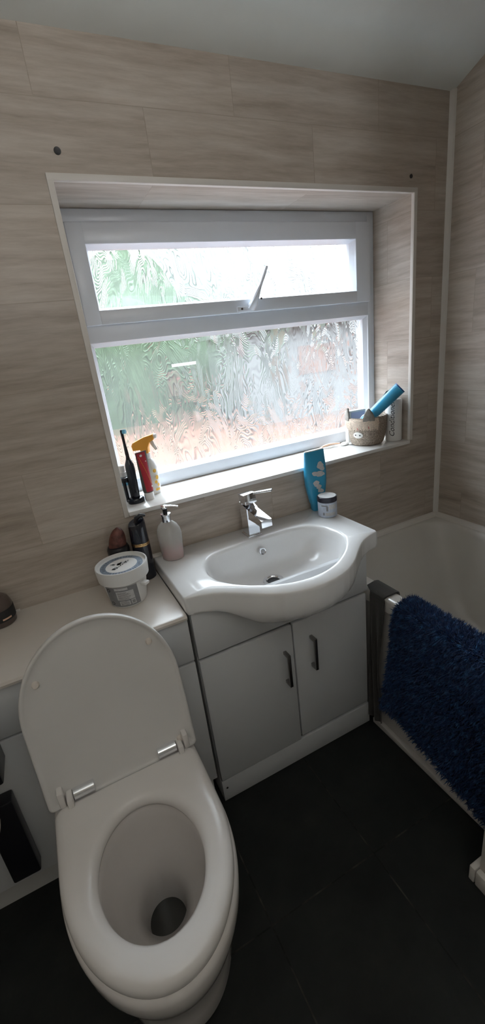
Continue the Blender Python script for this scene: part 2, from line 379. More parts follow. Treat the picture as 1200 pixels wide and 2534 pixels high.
# ------------------------------------------------------------------ the window
win = struct(empty('window_1', (0.55, 0.21, WZ0)))
YF0, YS = 0.207, 0.193          # front of the outer frame and of the opening sash
def bar_frame(g, x0, x1, z0, z1, wl, wr, wb, wt, y0, y1, bev=0.004):
    g.box(x0, x0 + wl, y0, y1, z0, z1, bev); g.box(x1 - wr, x1, y0, y1, z0, z1, bev)
    g.box(x0 + wl - .004, x1 - wr + .004, y0, y1, z0, z0 + wb, bev); g.box(x0 + wl - .004, x1 - wr + .004, y0, y1, z1 - wt, z1, bev)
TR0, TR1 = 1.482, 1.552
g = G(); bar_frame(g, WX0, WX1, WZ0, WZ1, 0.034, 0.034, 0.048, 0.036, YF0, 0.285)
g.box(WX0 + .03, WX1 - .03, YF0, 0.285, TR0 + .012, TR1, 0.005)
g.out('frame', M['upvc'], win)
g = G(); bar_frame(g, WX0 + .032, WX1 - .030, TR1 - .006, 1.831, 0.050, 0.072, 0.044, 0.060, YS, 0.275, 0.005)
sash = g.out('sash', M['upvc'], win)
# glazing beads (bevelled strips round each pane)
def bead(name, x0, x1, z0, z1, wd, y0, y1, par):
    g = G(); o = [(x0, z0), (x1, z0), (x1, z1), (x0, z1)]; i = [(x0 + wd, z0 + wd), (x1 - wd, z0 + wd), (x1 - wd, z1 - wd), (x0 + wd, z1 - wd)]
    g.loft([[(x, y0, z) for x, z in o], [(x, y1, z) for x, z in i], [(x, y1 + .012, z) for x, z in i], [(x, y1 + .012, z) for x, z in o]], False, False)
    n = len(g.v); g.f += [[j, (j + 1) % 4, 12 + (j + 1) % 4, 12 + j] for j in range(4)]
    return g.out(name, M['upvc'], par, False)
sx0, sx1, sz0, sz1 = WX0 + .082, WX1 - .102, TR1 + .038, 1.771
bead('glazing_bead', sx0 - .002, sx1 + .002, sz0 - .002, sz1 + .002, 0.010, YS + .004, 0.226, sash)
lx0, lx1, lz0, lz1 = WX0 + .034, WX1 - .034, WZ0 + .048, TR0 + .012
bead('glazing_bead', lx0 - .002, lx1 + .002, lz0 - .002, lz1 + .002, 0.014, YF0 + .003, 0.228, win)
pane(sx0, sx1, 0.238, 0.2425, sz0, sz1, sash)
pane(lx0, lx1, 0.240, 0.2445, lz0, lz1, win)
stk = G().box(0.245, 0.338, 0.2385, 0.2397, 1.392, 1.402).out('glass_sticker', M['sticker'], win, False)
# casement fastener
g = G(); g.box(0.505, 0.575, 0.183, YS, 1.549, 1.566, 0.003)
hb = g.out('handle_plate', M['upvc'], sash)
g = G(); g.tube([(0.560, 0.180, 1.556), (0.566, 0.168, 1.572), (0.575, 0.160, 1.597), (0.590, 0.155, 1.625), (0.606, 0.153, 1.655), (0.622, 0.153, 1.684)],
                [0.016, 0.019, 0.016, 0.0085, 0.0078, 0.006], 12, 0.7)
g.lathe([(0.0, 0), (0.013, 0), (0.013, .014), (0, .014)], 0, 0, 0, 16, mtx=Matrix.Translation((0.562, 0.186, 1.565)) @ Matrix.Rotation(pi / 2, 4, 'X'))
g.out('handle', M['upvc'], sash)
g = G()
for x, z, y in ((0.522, 1.5575, .183), (0.585, 1.583, .148)): g.lathe([(0, 0), (.0035, 0), (.0035, .003), (0, .003)], 0, 0, 0, 12, mtx=Matrix.Translation((x, y, z)) @ Matrix.Rotation(pi / 2, 4, 'X'))
g.out('screw', M['handle_metal'], sash)
# plugs left in the wall
for x, z, r, l in ((-0.027, 1.927, .0085, 'dark wall plug in the tiles above the left end of the window'), (1.140, 1.914, .0065, 'small dark wall plug in the tiles above the right end of the window')):
    g = G().lathe([(0, .0012), (r * .6, .0010), (r, .0015), (r, -.003)], 0, 0, 0, 16, mtx=Matrix.Translation((x, 0, z)) @ Matrix.Rotation(pi / 2, 4, 'X'))
    tag(g.out('wall_plug', M['black'], None), l, 'wall plug', None)

# ------------------------------------------------------------------ outdoors, seen blurred through the glass
struct(G().box(-20, 30, 0.6, 40, -0.35, -0.2).out('ground_paving', M['paving'], None, False))
def blob(name, cx, cy, z0, rx, ry, h, mat, label, cat, seed):
    rnd = random.Random(seed); g = G(); loops = []; n = 48; m = 20
    ph = [rnd.uniform(0, 6.28) for _ in range(8)]
    for i in range(m + 1):
        t = i / m; zz = h * t; rr = (1 - max(0, (t - .55) / .45) ** 2.2) ** .5 if t < 1 else 0.02
        l = []
        for j in range(n):
            a = 2 * pi * j / n; k = rr * (1 + .07 * sin(5 * a + ph[0] + 3 * t) + .05 * sin(9 * a + ph[1] + 7 * t) + .04 * sin(17 * a + ph[2] + 11 * t))
            l.append((cx + rx * k * cos(a), cy + ry * k * sin(a), z0 + zz * (1 + .05 * sin(6 * a + ph[3]))))
        loops.append(l)
    g.loft(loops); return tag(g.out(name, mat, None), label, cat)
blob('garden_hedge', 2.6, 12.3, -0.2, 4.6, 1.5, 3.3, M['hedge'], 'large green hedge blurred behind the left of the frosted window', 'hedge', 3)
blob('garden_tree', 4.2, 17.5, -0.2, 2.2, 1.6, 5.6, M['hedge'], 'tall green tree far behind, seen through the upper window pane', 'tree', 5)
tag(G().tube([(3.35, 10.2, -.2), (3.38, 10.2, .5), (3.3, 10.2, 1.1)], [.30, .24, .17], 12).out('tree_stump', M['bark'], None), 'brown trunk in front of the hedge, blurred by the frosted window', 'tree trunk')
h = thing('outbuilding', (8, 8, -.2), 'pale low outbuilding blurred behind the right of the frosted window', 'outbuilding')
G().box(4.3, 12, 7.2, 10, -.2, 1.75).out('wall', M['render'], h, False)
G().box(4.1, 12.2, 7.0, 10.2, 1.75, 1.86).out('roof', M['render'], h, False)
G().box(5.3, 6.3, 7.17, 7.2, .75, 1.35).out('brick_panel', M['brick'], h, False)

# ------------------------------------------------------------------ made-up uplighter, unseen behind the camera, added to brighten the room
cl_ = thing('added_uplighter', (-0.1, YF, 1.78), 'added white half-bowl uplighter, unseen behind the camera, brightening the room', 'added fill lamp')
G().lathe([(.02, -.10), (.09, -.07), (.15, 0), (.142, 0), (.085, -.062), (.0, -.085)], -0.1, YF + .16, 1.80, 32).out('added_shade', M['white_pl'], cl_)
G().box(-.14, -.06, YF + .001, YF + .05, 1.70, 1.80, .004).out('added_bracket', M['white_pl'], cl_)
ld = bpy.data.lights.new('added_fill_light', 'AREA'); ld.shape = 'DISK'; ld.size = 0.26; ld.energy = FILL_POWER; ld.color = (0.98, 0.985, 1.0)
lo = bpy.data.objects.new('added_fill_light', ld); COL.objects.link(lo); lo.location = (-0.1, YF + .16, 1.815); lo.rotation_euler = (pi - .40, 0, 0)

# ------------------------------------------------------------------ bath
def rrect(x0, x1, y0, y1, r, z, n=8):
    p = []
    for cx, cy, a0 in ((x1 - r, y1 - r, 0), (x0 + r, y1 - r, pi / 2), (x0 + r, y0 + r, pi), (x1 - r, y0 + r, 1.5 * pi)):
        for k in range(n + 1): a = a0 + pi / 2 * k / n; p.append((cx + r * cos(a), cy + r * sin(a), z))
    return p
bath = thing('bathtub', (0.99, -0.82, 0), 'white acrylic bath in the right corner with mat and towel over its edge', 'bath')
BX, BY, BZ = 0.645, -1.64, 0.592
lp = [rrect(BX + .012, XR - .002, BY, -.002, .004, BZ - .052), rrect(BX + .001, XR - .002, BY, -.002, .004, BZ - .050), rrect(BX, XR - .002, BY, -.002, .006, BZ - .010), rrect(BX + .003, XR - .003, BY, -.003, .008, BZ - .003),
      rrect(BX + .010, XR - .006, BY + .01, -.006, .012, BZ), rrect(BX + .052, XR - .026, BY + .06, -.028, .10, BZ), rrect(BX + .062, XR - .034, BY + .07, -.036, .10, BZ - .006),
      rrect(BX + .068, XR - .040, BY + .08, -.046, .10, BZ - .03), rrect(BX + .105, XR - .08, BY + .14, -.16, .11, .30), rrect(BX + .125, XR - .10, BY + .18, -.21, .12, .22), rrect(BX + .16, XR - .14, BY + .24, -.27, .13, .185), rrect(BX + .25, XR - .24, BY + .4, -.42, .09, .18)]
G().loft(lp, False, True).out('tub', M['acrylic'], bath, True, 50)
G().box(BX + .012, BX + .022, BY, -.004, .022, BZ - .035, .002).out('side_panel', M['panel'], bath)
G().box(BX - .004, BX + .020, BY, -.335, 0, .024, .003).out('plinth', M['panel'], bath)

# ------------------------------------------------------------------ cistern unit, worktop
cis = thing('cistern_unit', (-0.58, -0.165, 0), 'white boxed cistern cabinet behind the toilet, left of the basin unit', 'cabinet')
UF = -0.331
G().box(XL + .03, -.008, UF + .020, -.004, .12, .744).out('body', M['unit_side'], cis, False)
G().box(XL + .03, -.008, UF, UF + .018, .604, .742, .0025).out('upper_panel', M['unit'], cis)
G().box(XL + .03, -.008, UF, UF + .018, .128, .597, .0025).out('lower_panel', M['unit'], cis)
G().box(XL + .03, -.012, UF + .055, UF + .070, 0, .125).out('plinth', M['unit_side'], cis, False)
g = G(); pr = [(0, .745), (-.334, .745), (-.342, .749), (-.343, .756), (-.339, .762), (-.332, .7635), (0, .7635)]
g.loft([[(x, y, z) for y, z in pr] for x in (XL + .002, -.0095)])
tag(g.out('worktop', M['worktop'], None, True, 30), 'long cream worktop along the wall over the cistern cabinet', 'worktop')

# ------------------------------------------------------------------ vanity unit
van = thing('vanity_unit', (0.316, -0.165, 0), 'white two-door vanity cabinet under the washbasin', 'cabinet')
g = G()
for q in ((.0035, .0195, UF + .020, -.004, .004, .7545), (.6125, .6285, UF + .020, -.004, .004, .7545), (.0195, .6125, -.016, -.004, .004, .60), (.0195, .6125, UF + .020, -.016, .094, .110)): g.box(*q)
g.out('body', M['unit_side'], van, False)
G().box(.0035, .628, UF + .001, UF + .019, .598, .752, .003).out('fascia', M['unit'], van)
G().box(.0035, .632, UF + .004, UF + .019, .003, .094, .002).out('plinth', M['unit'], van)
G().lathe([(0, 0), (.0035, 0), (.0035, .0012), (0, .0012)], 0, 0, 0, 12, mtx=Matrix.Translation((.019, UF + .004, .058)) @ Matrix.Rotation(pi / 2, 4, 'X')).out('screw_hole', M['ink'], van)
for x0, x1, z0, z1, hx, h0, h1 in ((.004, .3185, .098, .588, .284, .376, .502), (.3225, .622, .112, .5905, .3865, .396, .520)):
    d = G().box(x0, x1, UF, UF + .018, z0, z1, .004).out('door', M['unit'], van)
    g = G(); q = .0055
    g.box(hx - q, hx + q, UF - .030, UF - .022, h0, h1, .0015)
    for zz in (h0 + .006, h1 - .006): g.box(hx - q, hx + q, UF - .026, UF + .001, zz - .006, zz + .006, .0015)
    g.out('handle', M['handle_metal'], d)

# ------------------------------------------------------------------ washbasin
bas = thing('washbasin', (0.334, -0.2, 0.755), 'white ceramic washbasin with bowed front on the vanity cabinet', 'basin')
CX = 0.334
half = [(0, -.004), (.20, -.004), (.325, -.004), (.339, -.007), (.342, -.016), (.342, -.12), (.342, -.24), (.342, -.322), (.339, -.332), (.330, -.335), (.302, -.341), (.264, -.356), (.240, -.371), (.215, -.391), (.188, -.414), (.163, -.436),
        (.138, -.455), (.107, -.474), (.075, -.487), (.038, -.496), (0, -.499)]
full = [(CX + x, y) for x, y in half] + [(CX - x, y) for x, y in half[-2:0:-1]]
def resample(poly, cx, cy, angs):
    out = []; n = len(poly)
    for a in angs:
        dx, dy = cos(a), sin(a); best = None
        for i in range(n):
            (x1, y1), (x2, y2) = poly[i], poly[(i + 1) % n]; ex, ey = x2 - x1, y2 - y1
            den = dx * ey - dy * ex
            if abs(den) < 1e-12: continue
            t = ((x1 - cx) * ey - (y1 - cy) * ex) / den; u = ((x1 - cx) * dy - (y1 - cy) * dx) / den
            if t > 0 and -1e-9 <= u <= 1 + 1e-9 and (best is None or t > best): best = t
        out.append((cx + dx * best, cy + dy * best))
    return out
OC = (CX, -0.25)
angs = sorted(set([round(2 * pi * k / 144, 6) for k in range(144)] + [round(math.atan2(y - OC[1], x - OC[0]) % (2 * pi), 6) for x, y in full]))
O = resample(full, *OC, angs)
bh = [(0, -.122), (.10, -.124), (.165, -.132), (.195, -.146), (.216, -.170), (.230, -.205), (.236, -.25), (.228, -.295), (.208, -.334), (.178, -.370), (.135, -.404), (.09, -.430), (.045, -.445), (0, -.450)]
bowl = [(CX + x, y) for x, y in bh] + [(CX - x, y) for x, y in bh[-2:0:-1]]
# smooth the bowl outline (Chaikin)
for _ in range(2):
    q = []
    for i in range(len(bowl)):
        (x1, y1), (x2, y2) = bowl[i], bowl[(i + 1) % len(bowl)]; q += [(x1 * .75 + x2 * .25, y1 * .75 + y2 * .25), (x1 * .25 + x2 * .75, y1 * .25 + y2 * .75)]
    bowl = q
Bw = resample(bowl, *OC, angs)
def lerp(A, B, t): return [(a[0] + (b[0] - a[0]) * t, a[1] + (b[1] - a[1]) * t) for a, b in zip(A, B)]
def toward(A, c, s, sy=None): sy = s if sy is None else sy; return [(c[0] + (x - c[0]) * s, c[1] + (y - c[1]) * sy) for x, y in A]
DC = (0.336, -0.205)
Z = lambda A, z: [(x, y, z) for x, y in A]
ZT = 0.811
under = [(x, max(y, -.34 - (-.34 - y) * .25) if y < -.34 else y) for x, y in O]
def belly(f):
    # f = 0 at the rim's lower edge, 1 at the foot of the bulging underside
    pts = []
    for x, y in O:
        wt = min(1, max(0, (-.335 - y) / .10)); wt = wt * wt * (3 - 2 * wt)
        zz = ZT - .046 - .010 * min(1, f * 4) - wt * .088 * f
        sh = sqrt(max(0, 1 - (f * .9998) ** 2))
        yy = y if y > -.335 else -.335 + (y + .335) * sh
        pts.append((CX + (x - CX) * (1 - .012 * min(1, f * 4) - .22 * wt * f * f), yy, zz))
    return pts
loops = [belly(f_) for f_ in (1, .985, .95, .88, .78, .66, .52, .38, .25, .12)] + [Z(O, ZT - .046), Z(O, ZT - .036), Z(O, ZT - .010), Z(toward(O, OC, .997), ZT - .0035), Z(toward(O, OC, .988), ZT),
         Z(lerp(O, Bw, .80), ZT + .0005), Z(lerp(O, Bw, .90), ZT + .002), Z(lerp(O, Bw, .97), ZT + .001), Z(Bw, ZT - .003), Z(toward(Bw, OC, .985), ZT - .010)]
for s, z in ((.965, -.026), (.93, -.050), (.87, -.078), (.77, -.100), (.62, -.114), (.42, -.121), (.22, -.125), (.14, -.127)):
    c = (OC[0] + (DC[0] - OC[0]) * (1 - s) ** .8, OC[1] + (DC[1] - OC[1]) * (1 - s) ** .8)
    loops.append([(c[0] + (x - OC[0]) * s, c[1] + (y - OC[1]) * s, ZT + z) for x, y in Bw])
G().loft(loops, False, True).out('bowl', M['ceramic'], bas, True, 70)
# waste and overflow
w_ = G().lathe([(.036, 0), (.034, .003), (.026, .003), (.022, -.002), (.020, -.004)], DC[0], DC[1], ZT - .1245, 32, cap0=False, cap1=True).out('waste', M['chrome'], bas)
G().lathe([(0, 0), (.0215, 0), (.0205, .0015), (0, .0015)], DC[0], DC[1], ZT - .1262, 28).out('waste_hole', M['drain_hole'], w_)
OVM = Matrix.Translation((0.338, -0.1405, 0.770)) @ Matrix.Rotation(math.radians(74), 4, 'X')
ov = G().lathe([(.0085, .002), (.0085, .0045), (.0115, .0050), (.0125, .003), (.0125, -.004)], 0, 0, 0, 28, mtx=OVM, cap0=False, cap1=False).out('overflow_ring', M['chrome'], bas)
g = G().lathe([(0, 0), (.0088, 0), (.0088, .0025), (0, .0025)], 0, 0, 0, 24, mtx=OVM)
for k in (-1, 0, 1): g.box(k * .005 - .0013, k * .005 + .0013, -.0075, .0075, .002, .0035, mtx=OVM @ Matrix.Rotation(.5, 4, 'Z'))
g.out('overflow_grille', M['handle_metal'], ov)

# ------------------------------------------------------------------ tap
tap = thing('basin_mixer_tap', (0.338, -0.071, ZT), 'square chrome mixer tap on the back of the washbasin', 'tap')
tx, ty = 0.338, -.071
G().box(tx - .026, tx + .026, ty - .029, ty + .029, ZT - .001, ZT + .006, .0015).out('base_plate', M['chrome'], tap)
g = G(); pts = lambda x: [(x, ty + .024, ZT + .005), (x, ty + .024, ZT + .121), (x, ty - .026, ZT + .106), (x, ty - .026, ZT + .005)]
g.loft([pts(tx - .021), pts(tx + .021)]); g.out('body', M['chrome'], tap, False)
g = G(); sp = lambda x: [(x, ty - .020, ZT + .106), (x, -.196, ZT + .092), (x, -.197, ZT + .068), (x, -.150, ZT + .071), (x, ty - .020, ZT + .070)]
g.loft([sp(tx - .019), sp(tx + .019)]); spo = g.out('spout', M['chrome'], tap, False)
G().lathe([(0, 0), (.011, 0), (.011, .008), (0, .008)], tx, -.178, ZT + .0615, 20).out('aerator', M['handle_metal'], spo)
hm = Matrix.Translation((tx, ty, ZT + .128)) @ Matrix.Rotation(math.radians(48), 4, 'Z') @ Matrix.Rotation(math.radians(-8), 4, 'X')
g = G(); g.box(-.022, .022, -.024, .022, -.010, .027, .002, mtx=hm @ Matrix.Rotation(math.radians(-48), 4, 'Z'))
lv = g.out('lever_head', M['chrome'], tap)
g = G(); g.box(-.0085, .0085, -.092, -.012, .019, .026, .0015, mtx=hm); g.out('lever', M['chrome'], lv)

# ------------------------------------------------------------------ toilet
TC = -0.2625
toi = thing('toilet', (TC, -0.62, 0), 'white toilet with its lid raised against the worktop', 'toilet')
def dshape(hw, yb, ym, yf, rb, z, n=48, pw=2.0):
    """D outline: straight back yb with corner radius rb, straight sides to ym, elliptical front to yf"""
    p = []
    for k in range(n + 1):
        a = pi * k / n; c, s = cos(a), sin(a)
        p.append((TC + hw * math.copysign(abs(c) ** (2 / pw), c), ym - (ym - yf) * abs(s) ** (2 / pw), z))
    yt = yb - rb
    for k in range(1, 12): p.append((TC - hw, ym + (yt - ym) * k / 12, z))
    for k in range(9): a = pi + (-pi / 2) * k / 8; p.append((TC - hw + rb + rb * cos(a), yt + rb * sin(a), z))
    for k in range(1, 16): p.append((TC - hw + rb + (2 * hw - 2 * rb) * k / 16, yb, z))
    for k in range(9): a = pi / 2 - (pi / 2) * k / 8; p.append((TC + hw - rb + rb * cos(a), yt + rb * sin(a), z))
    for k in range(1, 12): p.append((TC + hw, yt + (ym - yt) * k / 12, z))
    return p
def ell(hw, yc, hl, z, n=67, pw=2.0):
    # same point count as dshape(n=48): 49+18
    p = []
    for k in range(n):
        t = k / n; a = 2 * pi * t; c, s = cos(a), -sin(a)
        p.append((TC + hw * math.copysign(abs(c) ** (2 / pw), c), yc + hl * math.copysign(abs(s) ** (2 / pw), s), z))
    return p
def match(ref, curve):  # reorder a closed curve so its points follow ref by angle
    cx = TC; cy = sum(p[1] for p in curve) / len(curve); out = []
    for p in ref:
        a = math.atan2(p[1] - cy, p[0] - cx); out.append(resample([(q[0], q[1]) for q in curve], cx, cy, [a])[0] + (curve[0][2],))
    return out
R0 = dshape(.186, -.345, -.62, -.886, .03, .405)
pl_ = [dshape(.150, -.345, -.56, -.775, .02, 0.0), dshape(.152, -.345, -.56, -.780, .02, .012), dshape(.150, -.345, -.565, -.782, .02, .06), dshape(.154, -.345, -.575, -.800, .02, .16), dshape(.166, -.345, -.59, -.835, .025, .24),
       dshape(.178, -.345, -.61, -.868, .03, .31), dshape(.185, -.345, -.62, -.884, .03, .36), dshape(.187, -.345, -.62, -.888, .03, .392), R0, dshape(.182, -.348, -.62, -.880, .03, .411), dshape(.176, -.352, -.62, -.872, .03, .413)]
for hw, yc, hl, z in ((.128, -.675, .160, .413), (.120, -.675, .152, .410), (.116, -.675, .148, .400), (.114, -.674, .146, .375), (.107, -.668, .136, .33), (.094, -.655, .114, .26), (.070, -.630, .078, .205), (.054, -.608, .058, .165), (.047, -.598, .049, .10), (.04, -.594, .04, .06)):
    pl_.append(match(R0, ell(hw, yc, hl, z)))
G().loft(pl_, True, True).out('pan', M['pan'], toi, True, 70)
G().loft([match(R0, ell(.0475, -.599, .0495, .095)), match(R0, ell(.0475, -.599, .0495, .092))]).out('water', M['water'], toi)
SO = lambda k, z: dshape(.181 - k, -.452 - k * .6, -.62, -.886 + k, .022, z)
SR = SO(0, .44)
SI = lambda k, z: match(SR, ell(.109 + k, -.676, .141 + k, z))
def l3(A, B, t): return [tuple(a[i] + (b[i] - a[i]) * t for i in range(3)) for a, b in zip(A, B)]
A = SO(.022, .4535); B = SI(.020, .4515)
seatl = [SI(.010, .417), SO(.008, .4155), SO(.002, .419), SO(0, .426), SO(0, .436), SO(.004, .446), SO(.012, .4515), A, l3(A, B, .35), l3(A, B, .7), B, SI(.010, .448), SI(.003, .441), SI(0, .431), SI(.002, .421), SI(.010, .417)]
G().loft(seatl, False, False).out('seat', M['seat'], toi, True, 80)
# lid: built flat in (u, v) and leaned back
LA = math.atan2(.44, .075)
lm_ = Matrix.Translation((TC, -.448, .438)) @ Matrix.Rotation(LA, 4, 'X')
def lout(k, z):
    p = []
    hw, v0, vm, v1 = .189 - k, .002 + k, .225, .444 - k
    for j in range(49): a = pi * j / 48; p.append((hw * cos(a), vm + (v1 - vm) * abs(sin(a)) ** .97, z))
    rb = .012
    for j in range(9): a = pi + pi / 2 * j / 8; p.append((-hw + rb + rb * cos(a), v0 + rb + rb * sin(a), z))
    for j in range(9): a = 1.5 * pi + pi / 2 * j / 8; p.append((hw - rb + rb * cos(a), v0 + rb + rb * sin(a), z))
    return p
# local z points toward the room (front face) after the rotation: the underside of the lid faces the viewer
lidl = [lout(.012, -.016), lout(.003, -.014), lout(0, -.009), lout(0, .003), lout(.002, .0055), lout(.006, .006), lout(.0095, .003), lout(.014, .0005), lout(.03, 0)]
lid = G().loft(lidl, True, True, mtx=lm_).out('lid', M['lid'], toi, True, 60)
def onlid(u, v, z): return lm_ @ Vector((u, v, z))
for px, pz in ((-.130, .765), (-.397, .762), (-.115, .475), (-.418, .472)):
    v = (pz - .438) / sin(LA); bmx = lm_ @ Matrix.Translation((px - TC, v, 0))
    G().lathe([(.0085, -.001), (.0085, .004), (.0065, .008), (.002, .009)], 0, 0, 0, 16, mtx=bmx).out('buffer', M['buffer'], lid)
for hx, sgn in ((-.366, -1), (-.1545, 1)):
    bx = Matrix.Translation((hx, -.446, .463)) @ Matrix.Rotation(pi / 2, 4, 'Y')
    hg = G().lathe([(.012, -.0255), (.0150, -.024), (.0150, .024), (.012, .0255)], 0, 0, 0, 24, mtx=bx).out('hinge', M['chrome'], toi)
    g = G(); x0 = hx + sgn * .0265; x1 = hx + sgn * .041; a, b = min(x0, x1), max(x0, x1)
    g.box(a, b, -.474, -.430, .446, .477, .004)
    x2, x3 = hx + sgn * .0445, hx + sgn * .059; a, b = min(x2, x3), max(x2, x3)
    g.box(a, b, -.462, -.436, .450, .496, .004)
    g.out('hinge_lug', M['seat'], hg)

# ------------------------------------------------------------------ black holder and toilet roll on the cabinet front
rh = thing('toilet_roll_holder', (-.60, -.36, .17), 'black toilet roll holder on the cabinet front, left of the toilet', 'toilet roll holder')
G().box(-.70, -.519, -.420, UF - .001, .555, .72, .006).out('cover', M['black'], rh)
G().box(-.602, -.534, -.372, UF - .001, .185, .452, .005).out('backplate', M['black'], rh)
g = G().tube([(-.72, -.385, .462), (-.560, -.385, .462)], .007, 10); g.out('bar', M['handle_metal'], rh)
tr = thing('toilet_roll', (-.62, -.385, .462), 'part-used white toilet roll on the black holder', 'toilet roll')
RM = Matrix.Translation((-.62, -.392, .455)) @ Matrix.Rotation(pi / 2, 4, 'Y')
G().lathe([(.021, -.05), (.046, -.05), (.046, .05), (.021, .05), (.021, -.05)], 0, 0, 0, 32, mtx=RM, cap0=False, cap1=False).out('paper', M['paper'], tr)
G().lathe([(.0185, -.051), (.0208, -.051), (.0208, .051), (.0185, .051), (.0185, -.051)], 0, 0, 0, 28, mtx=RM, cap0=False, cap1=False).out('core', M['card'], tr)

# ------------------------------------------------------------------ shaggy blue mat over the bath edge
mt = thing('bath_mat', (BX, -0.9, BZ), 'blue shaggy bath mat hanging over the bath edge', 'bath mat')
Y1 = -.868
def mat_left(z): return -.460 + (BZ - z) / .45 * .060 if z < BZ else -.460
def mat_bottom(y):
    P = [(-.38, .150), (-.48, .137), (-.60, .122), (-.80, .045), (-.9, .03), (-1.5, .03)]
    for (a, b), (c, d) in zip(P, P[1:]):
        if y <= a and y >= c: return b + (d - b) * (a - y) / (a - c)
    return .15 if y > -.38 else .03
def mat_surf(s, t):
    """s across (0 inside the tub .. 1 bottom of the hanging front), t along the bath edge"""
    z0 = mat_bottom(-.45 + (Y1 + .45) * t)
    path = [(.714, .53)] + [(.698 + .016 * cos(a), BZ - .008 + .016 * sin(a)) for a in (0, .5, 1.05, 1.57)] + [(.655 + .022 * cos(a), BZ - .014 + .022 * sin(a)) for a in (1.57, 1.95, 2.35, 2.75, 3.14)] + [(.631, BZ - .08), (.630, .35), (.632, z0)]
    ln = [0]
    for a, b in zip(path, path[1:]): ln.append(ln[-1] + math.hypot(a[0] - b[0], a[1] - b[1]))
    d = s * ln[-1]; i = 0
    while i < len(path) - 2 and d > ln[i + 1]: i += 1
    u = (d - ln[i]) / (ln[i + 1] - ln[i]); x = path[i][0] + (path[i + 1][0] - path[i][0]) * u; z = path[i][1] + (path[i + 1][1] - path[i][1]) * u
    yl = mat_left(z) if x < .66 else -.460
    y = yl + (Y1 - yl) * t
    x += (.004 * sin(y * 23) + .003 * sin(y * 41 + 2)) * min(1, max(0, (BZ - z) * 4)) * (1 if x < .66 else 0)
    return Vector((x, y, z))
def mat_normal(s, t):
    e = 1e-3; a = mat_surf(min(1, s + e), t) - mat_surf(max(0, s - e), t); b = mat_surf(s, min(1, t + e)) - mat_surf(s, max(0, t - e))
    n = a.cross(b).normalized(); p = mat_surf(s, t)
    return n if n.dot(p - Vector((.675, p.y, .5 if p.z > .5 else p.z))) > 0 else -n
NS, NT = 60, 40
g = G(); top = []; bot = []
for i in range(NS + 1):
    top.append([tuple(mat_surf(i / NS, j / NT)) for j in range(NT + 1)])
    bot.append([tuple(mat_surf(i / NS, j / NT) - .006 * mat_normal(i / NS, j / NT)) for j in range(NT + 1)])
ring_ = [top[i] + bot[i][::-1] for i in range(NS + 1)]
g.loft(ring_); g.out('backing', M['mat_back'], mt, True, 60)
v, f = [], []
rnd = random.Random(11)
cache = {}
for k in range(30000):
    s, t = rnd.random(), rnd.random() ** 1.25
    if s < .06: s = rnd.uniform(.06, .4)
    if rnd.random() < .35: s = rnd.uniform(.1, .42)
    p = mat_surf(s, t); n = mat_normal(s, t)
    ln = rnd.uniform(.014, .026); d = Vector((rnd.gauss(0, .45), rnd.gauss(0, .5), rnd.gauss(-.25, .4)))
    tip = p + (n + d * .8).normalized() * ln; midp = p + (n * .8 + d * .35) * ln * .5
    if tip.z < 0.004: tip.z = .004
    if midp.z < 0.004: midp.z = .004
    side = n.cross(d).normalized() * rnd.uniform(.0009, .0017)
    o = len(v); v += [tuple(p - side), tuple(p + side), tuple(midp + side * 1.1), tuple(midp - side * 1.1), tuple(tip)]
    f += [[o, o + 1, o + 2, o + 3], [o + 3, o + 2, o + 4]]
off = base_of(mt); me = bpy.data.meshes.new('pile'); me.from_pydata([tuple(Vector(q) - off) for q in v], [], f); me.materials.append(M['fur']); me.update()
pile = bpy.data.objects.new('pile', me); COL.objects.link(pile); pile.parent = mt; pile['kind'] = 'stuff'

# ------------------------------------------------------------------ charcoal towel between the vanity and the mat
def towel():
    rows = []; n = 26
    path = [(.716, .44), (.715, BZ - .014), (.709, BZ + .004), (.697, BZ + .008), (.655, BZ + .008), (.642, BZ + .004), (.637, BZ - .010), (.636, .45), (.637, .35), (.636, .25), (.634, .15), (.632, .055)]
    wl = [-.300, -.300, -.297, -.296, -.303, -.333, -.3365, -.3365, -.338, -.3395, -.338, -.336]
    wr = [-.396, -.396, -.396, -.396, -.396, -.396, -.404, -.394, -.388, -.386, -.392, -.398]
    fine = []
    for i in range(len(path) - 1):
        m = 6
        for k in range(m):
            u = k / m; fine.append((path[i][0] + (path[i + 1][0] - path[i][0]) * u, path[i][1] + (path[i + 1][1] - path[i][1]) * u, wl[i] + (wl[i + 1] - wl[i]) * u, wr[i] + (wr[i + 1] - wr[i]) * u))
    fine.append((*path[-1], wl[-1], wr[-1]))
    L_, R_ = [], []
    for x, z, a, b in fine:
        row = []
        for j in range(n + 1):
            u = j / n; y = a + (b - a) * u; amp = .006 * min(1, max(0, (BZ - .02 - z) * 5)) if x < .66 else 0
            row.append((x - .004 - amp * (1 + sin(u * 12 + z * 9)), y, z))
        back = [(px + (.006 if x < .66 else .0), py, pz - (.006 if abs(z - BZ) < .02 and x > .64 else 0)) for px, py, pz in row][::-1]
        if x > .70: back = [(px - .004, py, pz) for px, py, pz in row][::-1]; row = [(px + .004, py, pz) for px, py, pz in row]
        rows.append(row + back)
    G().loft(rows).out('charcoal_towel', M['cloth'], None, True, 60)
    return bpy.data.objects['charcoal_towel']
tw_ = towel(); tw_.name = 'towel'; tag(tw_, 'dark charcoal towel hanging over the bath edge beside the vanity cabinet', 'towel')

